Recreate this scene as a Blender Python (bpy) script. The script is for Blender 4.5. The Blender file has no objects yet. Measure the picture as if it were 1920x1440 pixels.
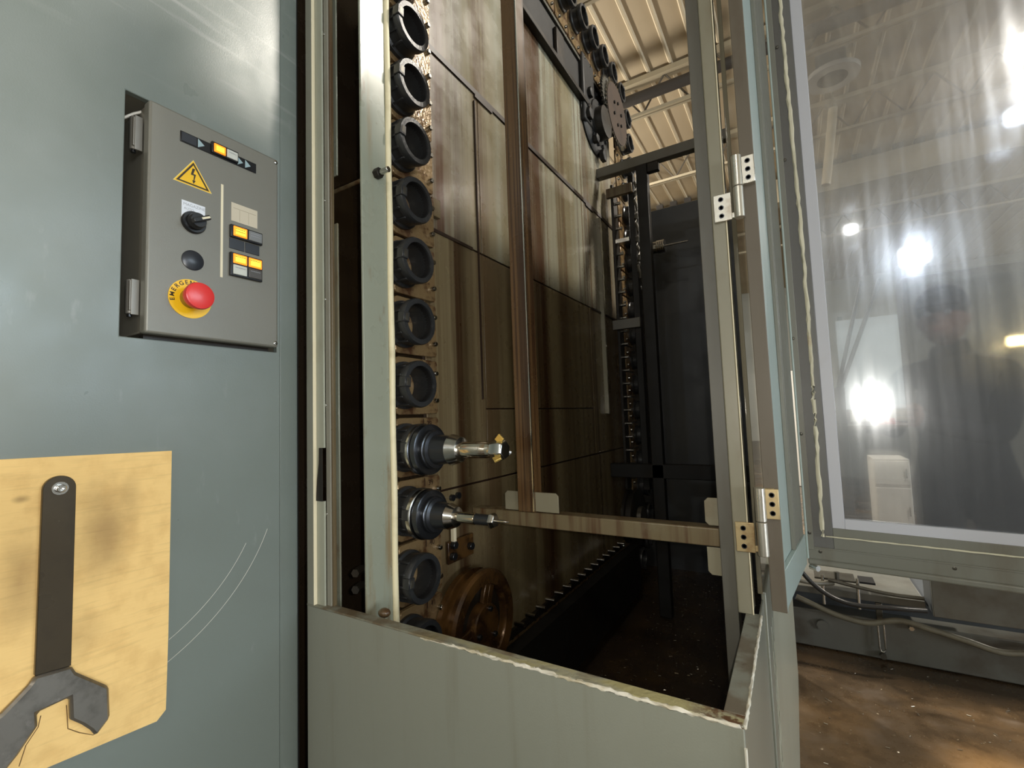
import bpy, bmesh, math, random
from math import sin, cos, pi, radians, tau
from mathutils import Vector, Matrix
random.seed(7)
SC = bpy.context.scene
C = SC.collection

# ------------------------------------------------------------------ camera
F = 869.2
yaw, pit, rol = radians(-31.025), radians(4.038), radians(1.9945)
fwd = Vector((sin(yaw)*cos(pit), cos(yaw)*cos(pit), sin(pit)))
rt = Vector((cos(yaw), -sin(yaw), 0))
dn = fwd.cross(rt)
R_ = rt*cos(rol) + dn*sin(rol)
D_ = -rt*sin(rol) + dn*cos(rol)
EYE = Vector((0, 0, 1.3))
cam = bpy.data.cameras.new('camera'); cam.sensor_width = 36; cam.sensor_fit = 'HORIZONTAL'
cam.lens = F/1920*36; cam.clip_start = 0.004; cam.clip_end = 200
co = bpy.data.objects.new('camera', cam); C.objects.link(co)
Mc = Matrix((R_, -D_, -fwd)).transposed().to_4x4(); Mc.translation = EYE
co.matrix_world = Mc
SC.camera = co

# ------------------------------------------------------------------ world, exposure
w = bpy.data.worlds.new('world'); SC.world = w; w.use_nodes = True
w.node_tree.nodes['Background'].inputs[0].default_value = (0.55, 0.6, 0.68, 1)
w.node_tree.nodes['Background'].inputs[1].default_value = 0.25
SC.view_settings.view_transform = 'Standard'; SC.view_settings.look = 'None'
SC.view_settings.gamma = 1; SC.view_settings.exposure = 0.0
SC.view_settings.use_curve_mapping = False

def point(name, loc, power, col=(1, 1, 1), rad=0.1):
    l = bpy.data.lights.new(name, 'POINT'); l.energy = power; l.color = col; l.shadow_soft_size = rad
    o = bpy.data.objects.new(name, l); C.objects.link(o); o.location = loc
    return o

def area(name, loc, target, sx, sy, power, col=(1, 1, 1)):
    l = bpy.data.lights.new(name, 'AREA'); l.shape = 'RECTANGLE'; l.size = sx; l.size_y = sy
    l.energy = power; l.color = col
    o = bpy.data.objects.new(name, l); C.objects.link(o); o.location = loc
    o.rotation_euler = (Vector(target)-Vector(loc)).to_track_quat('-Z', 'Y').to_euler()
    return o

WARM = (1.0, 0.93, 0.82)
HIGHBAYS = [(2.6, 3.1, 5.2), (-3.6, -2.0, 5.2), (5.6, 9.7, 5.2), (-3.8, 6.2, 5.2), (7.5, 16.0, 5.2), (1.2, -5.2, 5.2)]  # rear-left lamp is added for the roof deck, the last for the front panel
BAY_POWER = [520, 300, 620, 780, 420, 120]
GLOW = [.22, .2, .6, .9, .4, .2]
def disc(name, loc, power, col, size):
    l = bpy.data.lights.new(name, 'AREA'); l.shape = 'DISK'; l.size = size; l.energy = power; l.color = col
    o = bpy.data.objects.new(name, l); C.objects.link(o); o.location = loc; return o
for p, pw, gw in zip(HIGHBAYS, BAY_POWER, GLOW):
    disc('high_bay_light', (p[0], p[1], p[2]-0.02), pw*.62, WARM, .55)
    point('high_bay_glow', (p[0], p[1], p[2]-0.12), pw*gw, WARM, 0.12)
# daylight from a high window on the right, and an added unseen fill light
area('window_light', (12.9, 4.2, 4.0), (0, 4.2, 2.5), 7.0, 2.6, 330, (0.80, 0.92, 1.0))
area('side_fill_light', (12.8, -3.8, 1.6), (0, -.4, .5), 4.0, 2.8, 700, (0.92, 0.97, 1.0))  # unseen fill, added to brighten the lower part of the side panel
# flood lamps on the wall behind the photographer
FLOODS = [(-.13, -7.75, 3.72, 36, .22, (.86, .93, 1.0)), (-.93, -7.75, 4.42, 8, .10, (1, .95, .85)), (1.18, -7.75, 5.5, 12, .18, (.92, .96, 1.0)), (.90, -7.75, 2.16, 4, .12, (1, .8, .4))]
for f in FLOODS:
    area('flood_light', f[:3], (f[0]*.3, 0, 1.6), f[4]*1.4, f[4], f[3], f[5])
# lamp of the phone that takes the picture
TORCH = EYE + R_*0.016 - D_*0.004 + fwd*0.006
point('phone_torch', TORCH, 9.5, (1.0, 0.95, 0.84), 0.004)

# ------------------------------------------------------------------ helpers
def lin(c):
    return tuple(((v/255)/12.92 if v/255 <= 0.04045 else ((v/255+0.055)/1.055)**2.4) for v in c) + (1,)

def newmat(name):
    m = bpy.data.materials.new(name); m.use_nodes = True
    nt = m.node_tree
    return m, nt, nt.nodes['Principled BSDF']

def nn(nt, t, **k):
    n = nt.nodes.new(t)
    for a, v in k.items(): setattr(n, a, v)
    return n

def noise(nt, scale=(1, 1, 1), s=5, detail=4, rough=0.55, off=(0, 0, 0)):
    tc = nn(nt, 'ShaderNodeTexCoord'); mp = nn(nt, 'ShaderNodeMapping')
    mp.inputs['Scale'].default_value = scale; mp.inputs['Location'].default_value = off
    nt.links.new(tc.outputs['Object'], mp.inputs[0])
    n = nn(nt, 'ShaderNodeTexNoise'); n.inputs['Scale'].default_value = s
    n.inputs['Detail'].default_value = detail; n.inputs['Roughness'].default_value = rough
    nt.links.new(mp.outputs[0], n.inputs['Vector'])
    return n.outputs['Fac']

def ramp(nt, src, a, b):
    n = nn(nt, 'ShaderNodeMapRange'); n.inputs['From Min'].default_value = a; n.inputs['From Max'].default_value = b
    n.clamp = True; n.interpolation_type = 'SMOOTHSTEP'
    nt.links.new(src, n.inputs[0]); return n.outputs[0]

def mixc(nt, fac, c1, c2):
    n = nn(nt, 'ShaderNodeMix', data_type='RGBA')
    for i, c in ((6, c1), (7, c2)):
        if isinstance(c, tuple): n.inputs[i].default_value = c
        else: nt.links.new(c, n.inputs[i])
    if isinstance(fac, float): n.inputs[0].default_value = fac
    else: nt.links.new(fac, n.inputs[0])
    return n.outputs[2]

def math_(nt, op, a, b):
    n = nn(nt, 'ShaderNodeMath', operation=op)
    for i, v in ((0, a), (1, b)):
        if isinstance(v, (int, float)): n.inputs[i].default_value = v
        else: nt.links.new(v, n.inputs[i])
    return n.outputs[0]

def mat(name, col, rough=0.5, metal=0.0, layers=(), rvar=0.0, bump=0.0, bscale=60, bstretch=(1, 1, 1), spec=0.5, coat=0.0):
    """layers: (colour, stretch, scale, lo, hi, amount, offset)"""
    m, nt, b = newmat(name)
    c = lin(col)
    for L in layers:
        lc, st, sc_, lo, hi, am = L[:6]
        off = L[6] if len(L) > 6 else (0, 0, 0)
        f = ramp(nt, noise(nt, st, sc_, 5, 0.6, off), lo, hi)
        f = math_(nt, 'MULTIPLY', f, am)
        c = mixc(nt, f, c, lin(lc))
    if isinstance(c, tuple): b.inputs['Base Color'].default_value = c
    else: nt.links.new(c, b.inputs['Base Color'])
    b.inputs['Metallic'].default_value = metal
    b.inputs['Specular IOR Level'].default_value = spec
    b.inputs['Coat Weight'].default_value = coat
    if rvar:
        f = noise(nt, (1, 1, 1), 9, 4)
        r = nn(nt, 'ShaderNodeMapRange'); nt.links.new(f, r.inputs[0])
        r.inputs['From Min'].default_value = 0.3; r.inputs['From Max'].default_value = 0.7
        r.inputs['To Min'].default_value = max(0.02, rough-rvar); r.inputs['To Max'].default_value = min(1, rough+rvar)
        nt.links.new(r.outputs[0], b.inputs['Roughness'])
    else: b.inputs['Roughness'].default_value = rough
    if bump:
        bp = nn(nt, 'ShaderNodeBump'); bp.inputs['Strength'].default_value = bump; bp.inputs['Distance'].default_value = 0.004
        nt.links.new(noise(nt, bstretch, bscale, 3), bp.inputs['Height']); nt.links.new(bp.outputs[0], b.inputs['Normal'])
    return m

def emis(name, col, strength, base=None):
    m, nt, b = newmat(name)
    b.inputs['Base Color'].default_value = lin(base or col); b.inputs['Emission Color'].default_value = lin(col)
    b.inputs['Emission Strength'].default_value = strength; b.inputs['Roughness'].default_value = 0.35
    return m

M = {}
M['blue_paint'] = mat('blue_grey_paint', (114, 122, 116), 0.35, 0, [((142, 148, 146), (1, 1, 1), 2.2, .45, .75, .35), ((108, 112, 106), (1, 1, 1), 5, .5, .8, .3),
      ((150, 154, 150), (1, 3, 1), 12, .62, .78, .35, (3, 1, 5))], rvar=0.09, bump=0.05, bscale=500)
def smears(m):
    # pale wiping marks running diagonally on the upper part of the panel
    nt = m.node_tree; b = nt.nodes['Principled BSDF']; src = b.inputs['Base Color'].links[0].from_socket
    tc = nn(nt, 'ShaderNodeTexCoord'); mp = nn(nt, 'ShaderNodeMapping'); mp.inputs['Rotation'].default_value = (radians(48), 0, 0); mp.inputs['Scale'].default_value = (1, 1.4, 14)
    nt.links.new(tc.outputs['Object'], mp.inputs[0])
    mp.vector_type = 'POINT'; n = nn(nt, 'ShaderNodeTexNoise'); n.inputs['Scale'].default_value = 3.2; n.inputs['Detail'].default_value = 6; nt.links.new(mp.outputs[0], n.inputs['Vector'])
    sp = nn(nt, 'ShaderNodeSeparateXYZ'); nt.links.new(tc.outputs['Object'], sp.inputs[0])
    f = math_(nt, 'MULTIPLY', ramp(nt, n.outputs['Fac'], .54, .70), math_(nt, 'MULTIPLY', ramp(nt, sp.outputs[2], 1.80, 1.95), .4))
    nt.links.new(mixc(nt, f, src, lin((168, 170, 166))), b.inputs['Base Color'])
smears(M['blue_paint'])
M['grey_paint'] = mat('grey_green_paint', (134, 136, 124), 0.38, 0, [((112, 108, 92), (6, 6, .5), 4, .5, .8, .45), ((150, 152, 142), (1, 1, 1), 3, .5, .8, .3)], rvar=0.08, bump=0.04, bscale=400)
M['side_paint'] = mat('side_sheet_paint', (132, 134, 122), 0.3, 0, [((112, 112, 100), (1, 1, 1), 2, .5, .8, .4)])
M['gloss_side'] = mat('glossy_side_paint', (122, 116, 98), 0.07, 0, [((100, 94, 78), (1, 1, 1), 3, .5, .8, .4)])
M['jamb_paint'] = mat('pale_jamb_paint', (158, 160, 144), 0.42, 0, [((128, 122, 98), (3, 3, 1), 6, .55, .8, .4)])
M['jamb_dark'] = mat('darker_jamb_paint', (134, 132, 120), 0.45, 0, [((96, 84, 66), (3, 3, .8), 6, .5, .8, .5)])  # darker, browner tone for the inner jamb steps and sill returns
M['guard'] = mat('oil_stained_guard_paint', (142, 146, 130), 0.30, 0, [((132, 110, 74), (2, 12, 1.0), 2.4, .50, .68, .75), ((104, 76, 44), (2, 10, 2.5), 3, .60, .72, .7, (0, .3, .2))], rvar=.1)
M['seal'] = mat('cream_rubber_seal', (222, 212, 176), 0.5, 0, [((168, 156, 120), (1, 1, 2), 8, .5, .75, .5)], bump=.3, bscale=60)
M['door_paint'] = mat('door_grey_paint', (122, 123, 114), 0.38, 0, [((96, 84, 68), (3, 3, .7), 5, .5, .8, .5), ((126, 128, 118), (1, 1, 1), 4, .5, .8, .3)], rvar=.08)
M['door_light'] = mat('door_pale_blue_paint', (160, 176, 172), 0.4)
M['door_dark'] = mat('door_frame_dark_grey', (104, 104, 102), 0.42, 0, [((80, 74, 62), (2, 2, 1), 6, .5, .8, .4)])
M['door_edge'] = mat('brown_grey_door_edge', (106, 98, 86), 0.4, 0, [((84, 72, 58), (3, 3, .8), 6, .45, .75, .6)])
M['strip'] = mat('lavender_glazing_strip', (196, 198, 206), 0.4, 0, [((150, 138, 118), (1, 1, 1), 5, .62, .8, .5)])
M['crust'] = mat('white_sealant_crust', (214, 210, 196), 0.6, 0, [((170, 156, 116), (1, 1, 1), 16, .5, .68, .6)], bump=.4, bscale=50)
M['caulk'] = mat('yellowed_sealant', (208, 204, 180), 0.6, 0, [((160, 128, 84), (1, 1, 1), 9, .6, .76, .7)], bump=.4, bscale=50)
M['frame'] = mat('oily_inner_frame', (104, 92, 68), 0.32, 0, [((70, 42, 22), (14, 14, .6), 3, .44, .66, .8), ((128, 122, 100), (1, 1, 1), 6, .6, .8, .5)], rvar=.1)
M['frame_brown'] = mat('brown_soaked_frame', (92, 68, 42), 0.28, 0, [((44, 26, 15), (30, 12, .35), 3, .44, .62, .85), ((122, 104, 76), (14, 8, .3), 3, .6, .75, .5)], rvar=.1)
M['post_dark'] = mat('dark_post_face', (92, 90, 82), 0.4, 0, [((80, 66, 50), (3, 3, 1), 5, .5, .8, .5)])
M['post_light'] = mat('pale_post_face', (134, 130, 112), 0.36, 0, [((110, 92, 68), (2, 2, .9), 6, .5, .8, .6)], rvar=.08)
M['gusset'] = mat('gusset_plate_paint', (124, 118, 98), 0.45, 0, [((96, 76, 50), (1, 1, 1), 9, .55, .8, .5)])
M['stain'] = mat('oil_streaked_sheet', (146, 146, 130), 0.28, 0, [
      ((116, 104, 74), (1, 6, .25), 1.3, .40, .64, .75), ((170, 168, 152), (1, 12, .2), 1.2, .60, .78, .4, (2, 5, 1)),
      ((70, 40, 20), (1, 9, .10), 1.0, .575, .68, .9, (0, 2.3, .6)), ((92, 66, 36), (1, 22, .12), 1.2, .575, .68, .65, (0, 1, .2))], rvar=.1, bump=.05, bscale=14, bstretch=(1, 2, .3))
M['stain_shaded'] = mat('oily_shaded_sheet', (134, 122, 92), 0.3, 0, [  # oil stains, plus the wall's shade put into a darker base
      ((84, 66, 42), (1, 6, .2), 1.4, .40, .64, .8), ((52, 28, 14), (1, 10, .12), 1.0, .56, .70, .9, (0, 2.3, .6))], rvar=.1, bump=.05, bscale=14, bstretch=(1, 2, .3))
def add_bands(m, stops, amount):
    # oil runs at their own places along the sheets
    nt = m.node_tree; b = nt.nodes['Principled BSDF']; src = b.inputs['Base Color'].links[0].from_socket
    tc = nn(nt, 'ShaderNodeTexCoord'); sp = nn(nt, 'ShaderNodeSeparateXYZ'); nt.links.new(tc.outputs['Object'], sp.inputs[0])
    wob = noise(nt, (1, 3, .8), 3, 4, .6, (1, 1, 1))
    yy = math_(nt, 'ADD', sp.outputs[1], math_(nt, 'MULTIPLY', math_(nt, 'SUBTRACT', wob, .5), .05))
    u = math_(nt, 'DIVIDE', math_(nt, 'ADD', yy, .70), 1.5)
    cr = nn(nt, 'ShaderNodeValToRGB'); nt.links.new(u, cr.inputs[0]); e = cr.color_ramp
    for i, (y, v) in enumerate(stops):
        p = (y+.70)/1.5
        el = e.elements[i] if i < 2 else e.elements.new(p)
        el.position = p; el.color = (v, v, v, 1)
    f = math_(nt, 'MULTIPLY', cr.outputs[0], math_(nt, 'MULTIPLY', ramp(nt, noise(nt, (1, 26, .35), 2, 5, .65, (4, 4, 4)), .30, .58), amount))
    c = mixc(nt, f, src, lin((70, 46, 26)))
    nt.links.new(c, b.inputs['Base Color'])
BANDS = [(-.685, .75), (-.60, .45), (-.565, .8), (-.52, .5), (-.485, .15), (-.455, .75), (-.41, .65), (-.385, .10), (-.17, .08), (-.145, .85), (-.05, .95), (-.03, .15), (.065, .1), (.08, .65),
         (.145, .5), (.16, .1), (.32, .1), (.36, .75), (.39, .6), (.45, .25), (.52, .6), (.57, .2), (.66, .7)]
add_bands(M['stain'], BANDS, 1.0); add_bands(M['stain_shaded'], BANDS, .7)
M['joint'] = mat('dark_oily_joint', (40, 26, 18), 0.4)
M['liner'] = mat('dark_oily_liner', (58, 48, 38), 0.25, 0, [((78, 62, 40), (5, 5, .4), 2, .45, .7, .7)], rvar=.1)
M['black'] = mat('black_plastic_pot', (40, 41, 42), 0.34, 0, [((66, 66, 64), (1, 1, 1), 40, .55, .75, .5)], rvar=.1, bump=.15, bscale=120)
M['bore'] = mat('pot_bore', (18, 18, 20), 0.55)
M['plate'] = mat('oily_brown_chain_plate', (128, 106, 74), 0.24, .25, [((66, 36, 20), (1, 1, 1), 28, .48, .66, .85), ((150, 132, 100), (1, 1, 1), 60, .58, .72, .5), ((74, 46, 30), (1, 1, 1), 6, .5, .7, .5)], rvar=.1, bump=.3, bscale=120)
M['rust'] = mat('rust_brown_wheel', (98, 70, 38), 0.24, .25, [((44, 28, 18), (1, 1, 1), 9, .38, .60, .9), ((146, 108, 58), (1, 1, 1), 14, .58, .76, .6)], rvar=.08, bump=.2, bscale=60)
M['disc'] = mat('sprocket_disc_brown', (58, 44, 33), 0.6, .0, [((40, 30, 23), (1, 1, 1), 14, .45, .7, .7)], spec=.2)
M['steel'] = mat('bright_steel', (188, 186, 180), 0.2, 1.0, [((120, 112, 98), (1, 1, 1), 30, .55, .8, .4)])
M['chrome'] = mat('polished_shank', (205, 196, 180), 0.14, 1.0)
M['hinge'] = mat('brushed_hinge_steel', (206, 202, 190), 0.3, .85, [((140, 110, 74), (1, 1, 1), 24, .58, .78, .6)], rvar=.08)
M['hinge_rust'] = mat('yellowed_hinge_steel', (196, 176, 134), 0.36, .6, [((132, 92, 52), (1, 1, 1), 34, .5, .75, .7)])
M['dark_steel'] = mat('black_oxide_steel', (84, 86, 90), 0.24, .9)
M['gun'] = mat('dark_tool_body', (62, 64, 68), 0.28, .7, rvar=.05)
M['gold'] = mat('gold_carbide', (230, 196, 110), 0.3, .7)
M['dark'] = mat('dark_machine_paint', (27, 26, 24), 0.55, 0, [((44, 36, 28), (1, 1, 1), 8, .5, .8, .6)], rvar=.1, spec=.25)
M['dark_metal'] = mat('dark_oily_metal', (36, 33, 29), 0.42, .1, [((60, 48, 34), (1, 1, 1), 12, .5, .75, .6)], rvar=.1, spec=.3)
M['rail'] = mat('dull_rail_metal', (86, 84, 76), 0.35, .5, [((50, 40, 30), (1, 1, 1), 12, .45, .75, .7)])
M['back'] = mat('dark_back_sheet', (54, 55, 55), 0.45, 0, [((76, 70, 60), (2, 2, .6), 2, .5, .75, .6)], rvar=.1)
def card_material():
    m, nt, b = newmat('tan_cardboard')
    c = mixc(nt, math_(nt, 'MULTIPLY', ramp(nt, noise(nt, (1, 1, 1), 30, 5), .42, .72), .5), lin((240, 202, 132)), lin((214, 172, 106)))
    c = mixc(nt, math_(nt, 'MULTIPLY', ramp(nt, noise(nt, (1, 1, 14), 14, 3), .5, .7), .25), c, lin((196, 162, 104)))
    tc = nn(nt, 'ShaderNodeTexCoord'); nz = noise(nt, (1, 1, 1), 22, 4)
    # oily hand smudges on both sides of the wrench handle
    for (y, z, ry, rz, am) in ((.258, 1.165, .034, .085, .62), (.178, 1.125, .026, .075, .5), (.176, 1.222, .010, .006, .6), (.285, 1.21, .016, .04, .25), (.24, 1.04, .03, .03, .2)):
        mp = nn(nt, 'ShaderNodeMapping'); mp.vector_type = 'TEXTURE'; mp.inputs['Location'].default_value = (-.7998, y, z); mp.inputs['Scale'].default_value = (1, ry, rz)
        nt.links.new(tc.outputs['Object'], mp.inputs[0])
        L = nn(nt, 'ShaderNodeVectorMath', operation='LENGTH'); nt.links.new(mp.outputs[0], L.inputs[0])
        f = ramp(nt, math_(nt, 'ADD', L.outputs['Value'], math_(nt, 'MULTIPLY', nz, .9)), 1.6, .5)
        c = mixc(nt, math_(nt, 'MULTIPLY', f, am), c, lin((128, 96, 58)))
    nt.links.new(c, b.inputs['Base Color']); b.inputs['Roughness'].default_value = .8
    bp = nn(nt, 'ShaderNodeBump'); bp.inputs['Strength'].default_value = .3; bp.inputs['Distance'].default_value = .002
    nt.links.new(noise(nt, (1, .35, 3), 40, 3), bp.inputs['Height']); nt.links.new(bp.outputs[0], b.inputs['Normal'])
    return m
M['card'] = card_material()
M['card_dark'] = mat('pencil_outline', (120, 92, 56), 0.8)
M['wrench'] = mat('blackened_wrench', (70, 60, 44), 0.3, .55, [((52, 44, 32), (1, 1, 1), 20, .45, .7, .5), ((150, 148, 142), (1, 1, 1), 120, .68, .78, .5)], rvar=.06)
M['wrench_jaw'] = mat('worn_wrench_jaw', (128, 124, 116), 0.34, .7, [((86, 82, 76), (1, 1, 1), 26, .45, .7, .7), ((176, 172, 164), (1, 1, 1), 60, .6, .78, .5)])
M['box'] = mat('grey_control_box_paint', (122, 120, 110), 0.40, .15, [((132, 131, 122), (1, 1, 1), 2.4, .5, .8, .4)], bump=.05, bscale=600)
M['box_side'] = mat('box_side_metal', (128, 124, 112), 0.36, .2)
M['zinc'] = mat('zinc_hinge', (136, 132, 124), 0.45, .6)
M['yellow'] = mat('warning_yellow', (240, 190, 20), 0.4)
M['yellow_edge'] = mat('pale_yellow_edge', (236, 214, 130), 0.5)
M['ink'] = mat('black_print', (52, 40, 22), 0.5)
M['text_grey'] = mat('grey_print', (150, 152, 156), 0.5)
M['white'] = mat('white_label', (222, 226, 232), 0.5)
M['cream'] = mat('cream_tape', (228, 218, 188), 0.5)
M['labelcard'] = mat('beige_label_card', (200, 190, 168), 0.55)
M['cardline'] = mat('label_rule_line', (160, 148, 124), 0.6)
M['blackplastic'] = mat('glossy_black_plastic', (26, 27, 29), 0.25)
M['blank'] = mat('satin_black_blank', (44, 47, 52), 0.32)
M['red'] = mat('stop_button_red', (220, 58, 56), 0.28, 0, bump=.03)
M['clear'] = mat('smoky_collar', (158, 124, 40), 0.2)
M['amber'] = emis('lit_amber_lens', (255, 128, 16), .95, (255, 160, 40))
M['amber_core'] = emis('lit_yellow_legend', (255, 205, 40), 1.0, (255, 220, 80))
M['lens_white'] = mat('unlit_white_lens', (198, 200, 190), 0.35)
M['lens_grey'] = mat('unlit_grey_lens', (120, 122, 122), 0.35)
M['lens_dark'] = mat('smoked_lens', (78, 74, 70), 0.3)
M['lead'] = mat('pale_arrow_mark', (150, 172, 176), 0.5)
M['ceiling'] = mat('painted_roof_deck', (190, 174, 146), 0.75, 0, [((160, 146, 120), (1, 1, 1), .7, .45, .75, .5)])
M['rib'] = mat('roof_deck_rib_paint', (206, 192, 164), 0.7)
M['joist'] = mat('joist_paint', (178, 166, 140), 0.7)
M['joist_dark'] = mat('dark_web_paint', (88, 80, 68), 0.7)
M['conduit'] = mat('dark_conduit', (66, 62, 58), 0.6)
M['wall'] = mat('workshop_wall_paint', (176, 176, 166), 0.8, 0, [((140, 140, 132), (1, 1, 1), .5, .45, .75, .5)])
M['wall_panel'] = mat('pale_blue_wall_panel', (186, 198, 204), 0.7)
M['cabinet'] = mat('white_cabinet', (212, 208, 198), 0.5)
M['machine'] = mat('charcoal_machine_paint', (66, 70, 74), 0.42, 0, [((84, 88, 90), (1, 1, 1), 2, .45, .8, .4)])
M['machine_low'] = mat('grey_base_paint', (92, 92, 86), 0.4, 0, [((60, 50, 38), (1, 1, 1), 3, .45, .7, .75), ((112, 114, 108), (1, 1, 1), 6, .6, .8, .5)], rvar=.1)
M['hose'] = mat('black_hose', (34, 34, 34), 0.3)
M['cable'] = mat('grey_conduit_hose', (104, 100, 86), 0.4, 0, [((70, 62, 48), (1, 1, 1), 12, .45, .7, .6)])
M['bay'] = mat('lamp_shade_metal', (170, 168, 160), 0.4, .6)
M['bulb'] = emis('lit_lamp_glass', (255, 240, 214), 18)
M['pane'] = emis('daylit_window_pane', (205, 230, 255), 4.5)
M['flood'] = emis('flood_lamp_glass', (225, 238, 255), 16)
M['sodium'] = emis('amber_lamp_glass', (255, 200, 90), 8)
M['fill_glow'] = emis('fill_panel_glow', (225, 238, 255), 2.2)  # glow of the added fill panel
M['cloth'] = mat('dark_work_clothes', (34, 36, 42), 0.9)
M['skin'] = mat('skin', (150, 108, 86), 0.7)
M['hair'] = mat('dark_hair', (32, 24, 20), 0.7)
M['phone'] = mat('phone_body', (20, 20, 22), 0.25)
M['cuff'] = mat('pale_shirt_cuff', (176, 178, 180), 0.8)
M['debris'] = mat('metal_chip', (190, 184, 170), 0.3, .9)
M['redpaint'] = mat('red_bin_plastic', (150, 40, 36), 0.5)

def lip_material():
    # worn sill edge: bare brown scuffs on the left, white and yellow sealant crust towards the right corner
    m, nt, b = newmat('scuffed_sill_edge')
    tc = nn(nt, 'ShaderNodeTexCoord'); sp = nn(nt, 'ShaderNodeSeparateXYZ'); nt.links.new(tc.outputs['Object'], sp.inputs[0])
    xr = ramp(nt, sp.outputs[0], -.19, .13)
    n1 = noise(nt, (1, 1, 1), 18, 4); n2 = noise(nt, (1, 1, 1), 90, 4, .6, (3, 2, 1)); n3 = noise(nt, (1, 3, 3), 9, 4, .6, (7, 7, 7))
    base = mixc(nt, ramp(nt, n1, .44, .6), lin((128, 128, 114)), lin((104, 90, 70)))
    crust = mixc(nt, ramp(nt, n3, .4, .6), lin((176, 174, 154)), lin((168, 160, 116)))
    f = math_(nt, 'MULTIPLY', xr, ramp(nt, n3, .38, .55))
    c = mixc(nt, f, base, crust)
    c = mixc(nt, math_(nt, 'MULTIPLY', ramp(nt, sp.outputs[0], .29, .345), ramp(nt, n2, .42, .55)), c, lin((96, 66, 42)))
    nt.links.new(c, b.inputs['Base Color']); b.inputs['Roughness'].default_value = .45
    bp = nn(nt, 'ShaderNodeBump'); bp.inputs['Strength'].default_value = .5; bp.inputs['Distance'].default_value = .003
    nt.links.new(n2, bp.inputs['Height']); nt.links.new(bp.outputs[0], b.inputs['Normal'])
    return m
M['lip'] = lip_material()
M['lip_side'] = mat('scuffed_side_sill', (132, 134, 124), 0.42, 0, [((100, 88, 72), (1, 1, 1), 7, .46, .56, .8), ((74, 58, 44), (1, 1, 1), 26, .6, .7, .6)], bump=.2, bscale=80)

def floor_material():
    m, nt, b = newmat('oily_concrete_floor')
    n1 = noise(nt, (1, 1, 1), 1.6, 6); n2 = noise(nt, (1, 1, 1), 7, 6, .65, (4, 1, 0)); n3 = noise(nt, (1, 1, 1), 60, 4)
    c = mixc(nt, math_(nt, 'MULTIPLY', ramp(nt, n1, .42, .66), .7), lin((66, 54, 40)), lin((104, 82, 56)))
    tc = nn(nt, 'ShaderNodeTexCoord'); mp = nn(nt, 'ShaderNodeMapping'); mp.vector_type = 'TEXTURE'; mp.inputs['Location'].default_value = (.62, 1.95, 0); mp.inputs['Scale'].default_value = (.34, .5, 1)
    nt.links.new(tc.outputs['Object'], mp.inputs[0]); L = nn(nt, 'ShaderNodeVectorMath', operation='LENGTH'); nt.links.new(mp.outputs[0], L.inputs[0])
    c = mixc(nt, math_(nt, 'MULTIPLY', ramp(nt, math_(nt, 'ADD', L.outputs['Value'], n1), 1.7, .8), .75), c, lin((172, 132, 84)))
    c = mixc(nt, math_(nt, 'MULTIPLY', ramp(nt, n2, .5, .7), .6), c, lin((48, 40, 32)))
    c = mixc(nt, math_(nt, 'MULTIPLY', ramp(nt, n3, .66, .74), .45), c, lin((190, 176, 150)))
    nt.links.new(c, b.inputs['Base Color'])
    r = nn(nt, 'ShaderNodeMapRange'); nt.links.new(n2, r.inputs[0])
    r.inputs['From Min'].default_value = .35; r.inputs['From Max'].default_value = .65
    r.inputs['To Min'].default_value = .5; r.inputs['To Max'].default_value = .1
    nt.links.new(r.outputs[0], b.inputs['Roughness'])
    bp = nn(nt, 'ShaderNodeBump'); bp.inputs['Strength'].default_value = .25; bp.inputs['Distance'].default_value = .006
    nt.links.new(n2, bp.inputs['Height']); nt.links.new(bp.outputs[0], b.inputs['Normal'])
    return m
M['floor'] = floor_material()

def glass_material():
    # scratched, oil-wiped polycarbonate: see-through, reflective and a little dusty
    m = bpy.data.materials.new('wiped_polycarbonate'); m.use_nodes = True; nt = m.node_tree
    nt.nodes.remove(nt.nodes['Principled BSDF']); out = nt.nodes['Material Output']
    def glossy(r, c): g = nn(nt, 'ShaderNodeBsdfGlossy'); g.inputs['Roughness'].default_value = r; g.inputs[0].default_value = c; return g.outputs[0]
    def mix(f, a, b):
        x = nn(nt, 'ShaderNodeMixShader')
        if isinstance(f, float): x.inputs[0].default_value = f
        else: nt.links.new(f, x.inputs[0])
        nt.links.new(a, x.inputs[1]); nt.links.new(b, x.inputs[2]); return x.outputs[0]
    tr = nn(nt, 'ShaderNodeBsdfTransparent'); tr.inputs[0].default_value = (.80, .81, .82, 1)
    blur = nn(nt, 'ShaderNodeBsdfRefraction'); blur.inputs['IOR'].default_value = 1.12; blur.inputs['Roughness'].default_value = .22; blur.inputs[0].default_value = (.85, .86, .88, 1)
    df = nn(nt, 'ShaderNodeBsdfDiffuse'); df.inputs[0].default_value = lin((150, 154, 160))
    s = noise(nt, (14, 3, .7), 3, 5, .6); s2 = noise(nt, (2.5, 1, 1.4), 2.2, 4, .6, (3, 0, 1))
    fr = nn(nt, 'ShaderNodeFresnel'); fr.inputs[0].default_value = 1.58
    body = mix(.30, tr.outputs[0], blur.outputs[0])
    a = mix(math_(nt, 'ADD', math_(nt, 'MULTIPLY', fr.outputs[0], 1.0), .06), body, glossy(.035, (.9, .93, .97, 1)))
    b = mix(math_(nt, 'ADD', math_(nt, 'MULTIPLY', ramp(nt, s, .35, .72), .10), .03), a, glossy(.17, (.9, .94, 1, 1)))
    b = mix(.03, b, glossy(.4, (.9, .94, 1, 1)))
    c = mix(math_(nt, 'ADD', math_(nt, 'MULTIPLY', ramp(nt, s2, .38, .7), .07), .025), b, df.outputs[0])
    nt.links.new(c, out.inputs[0])
    return m
M['glass'] = glass_material()

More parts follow.
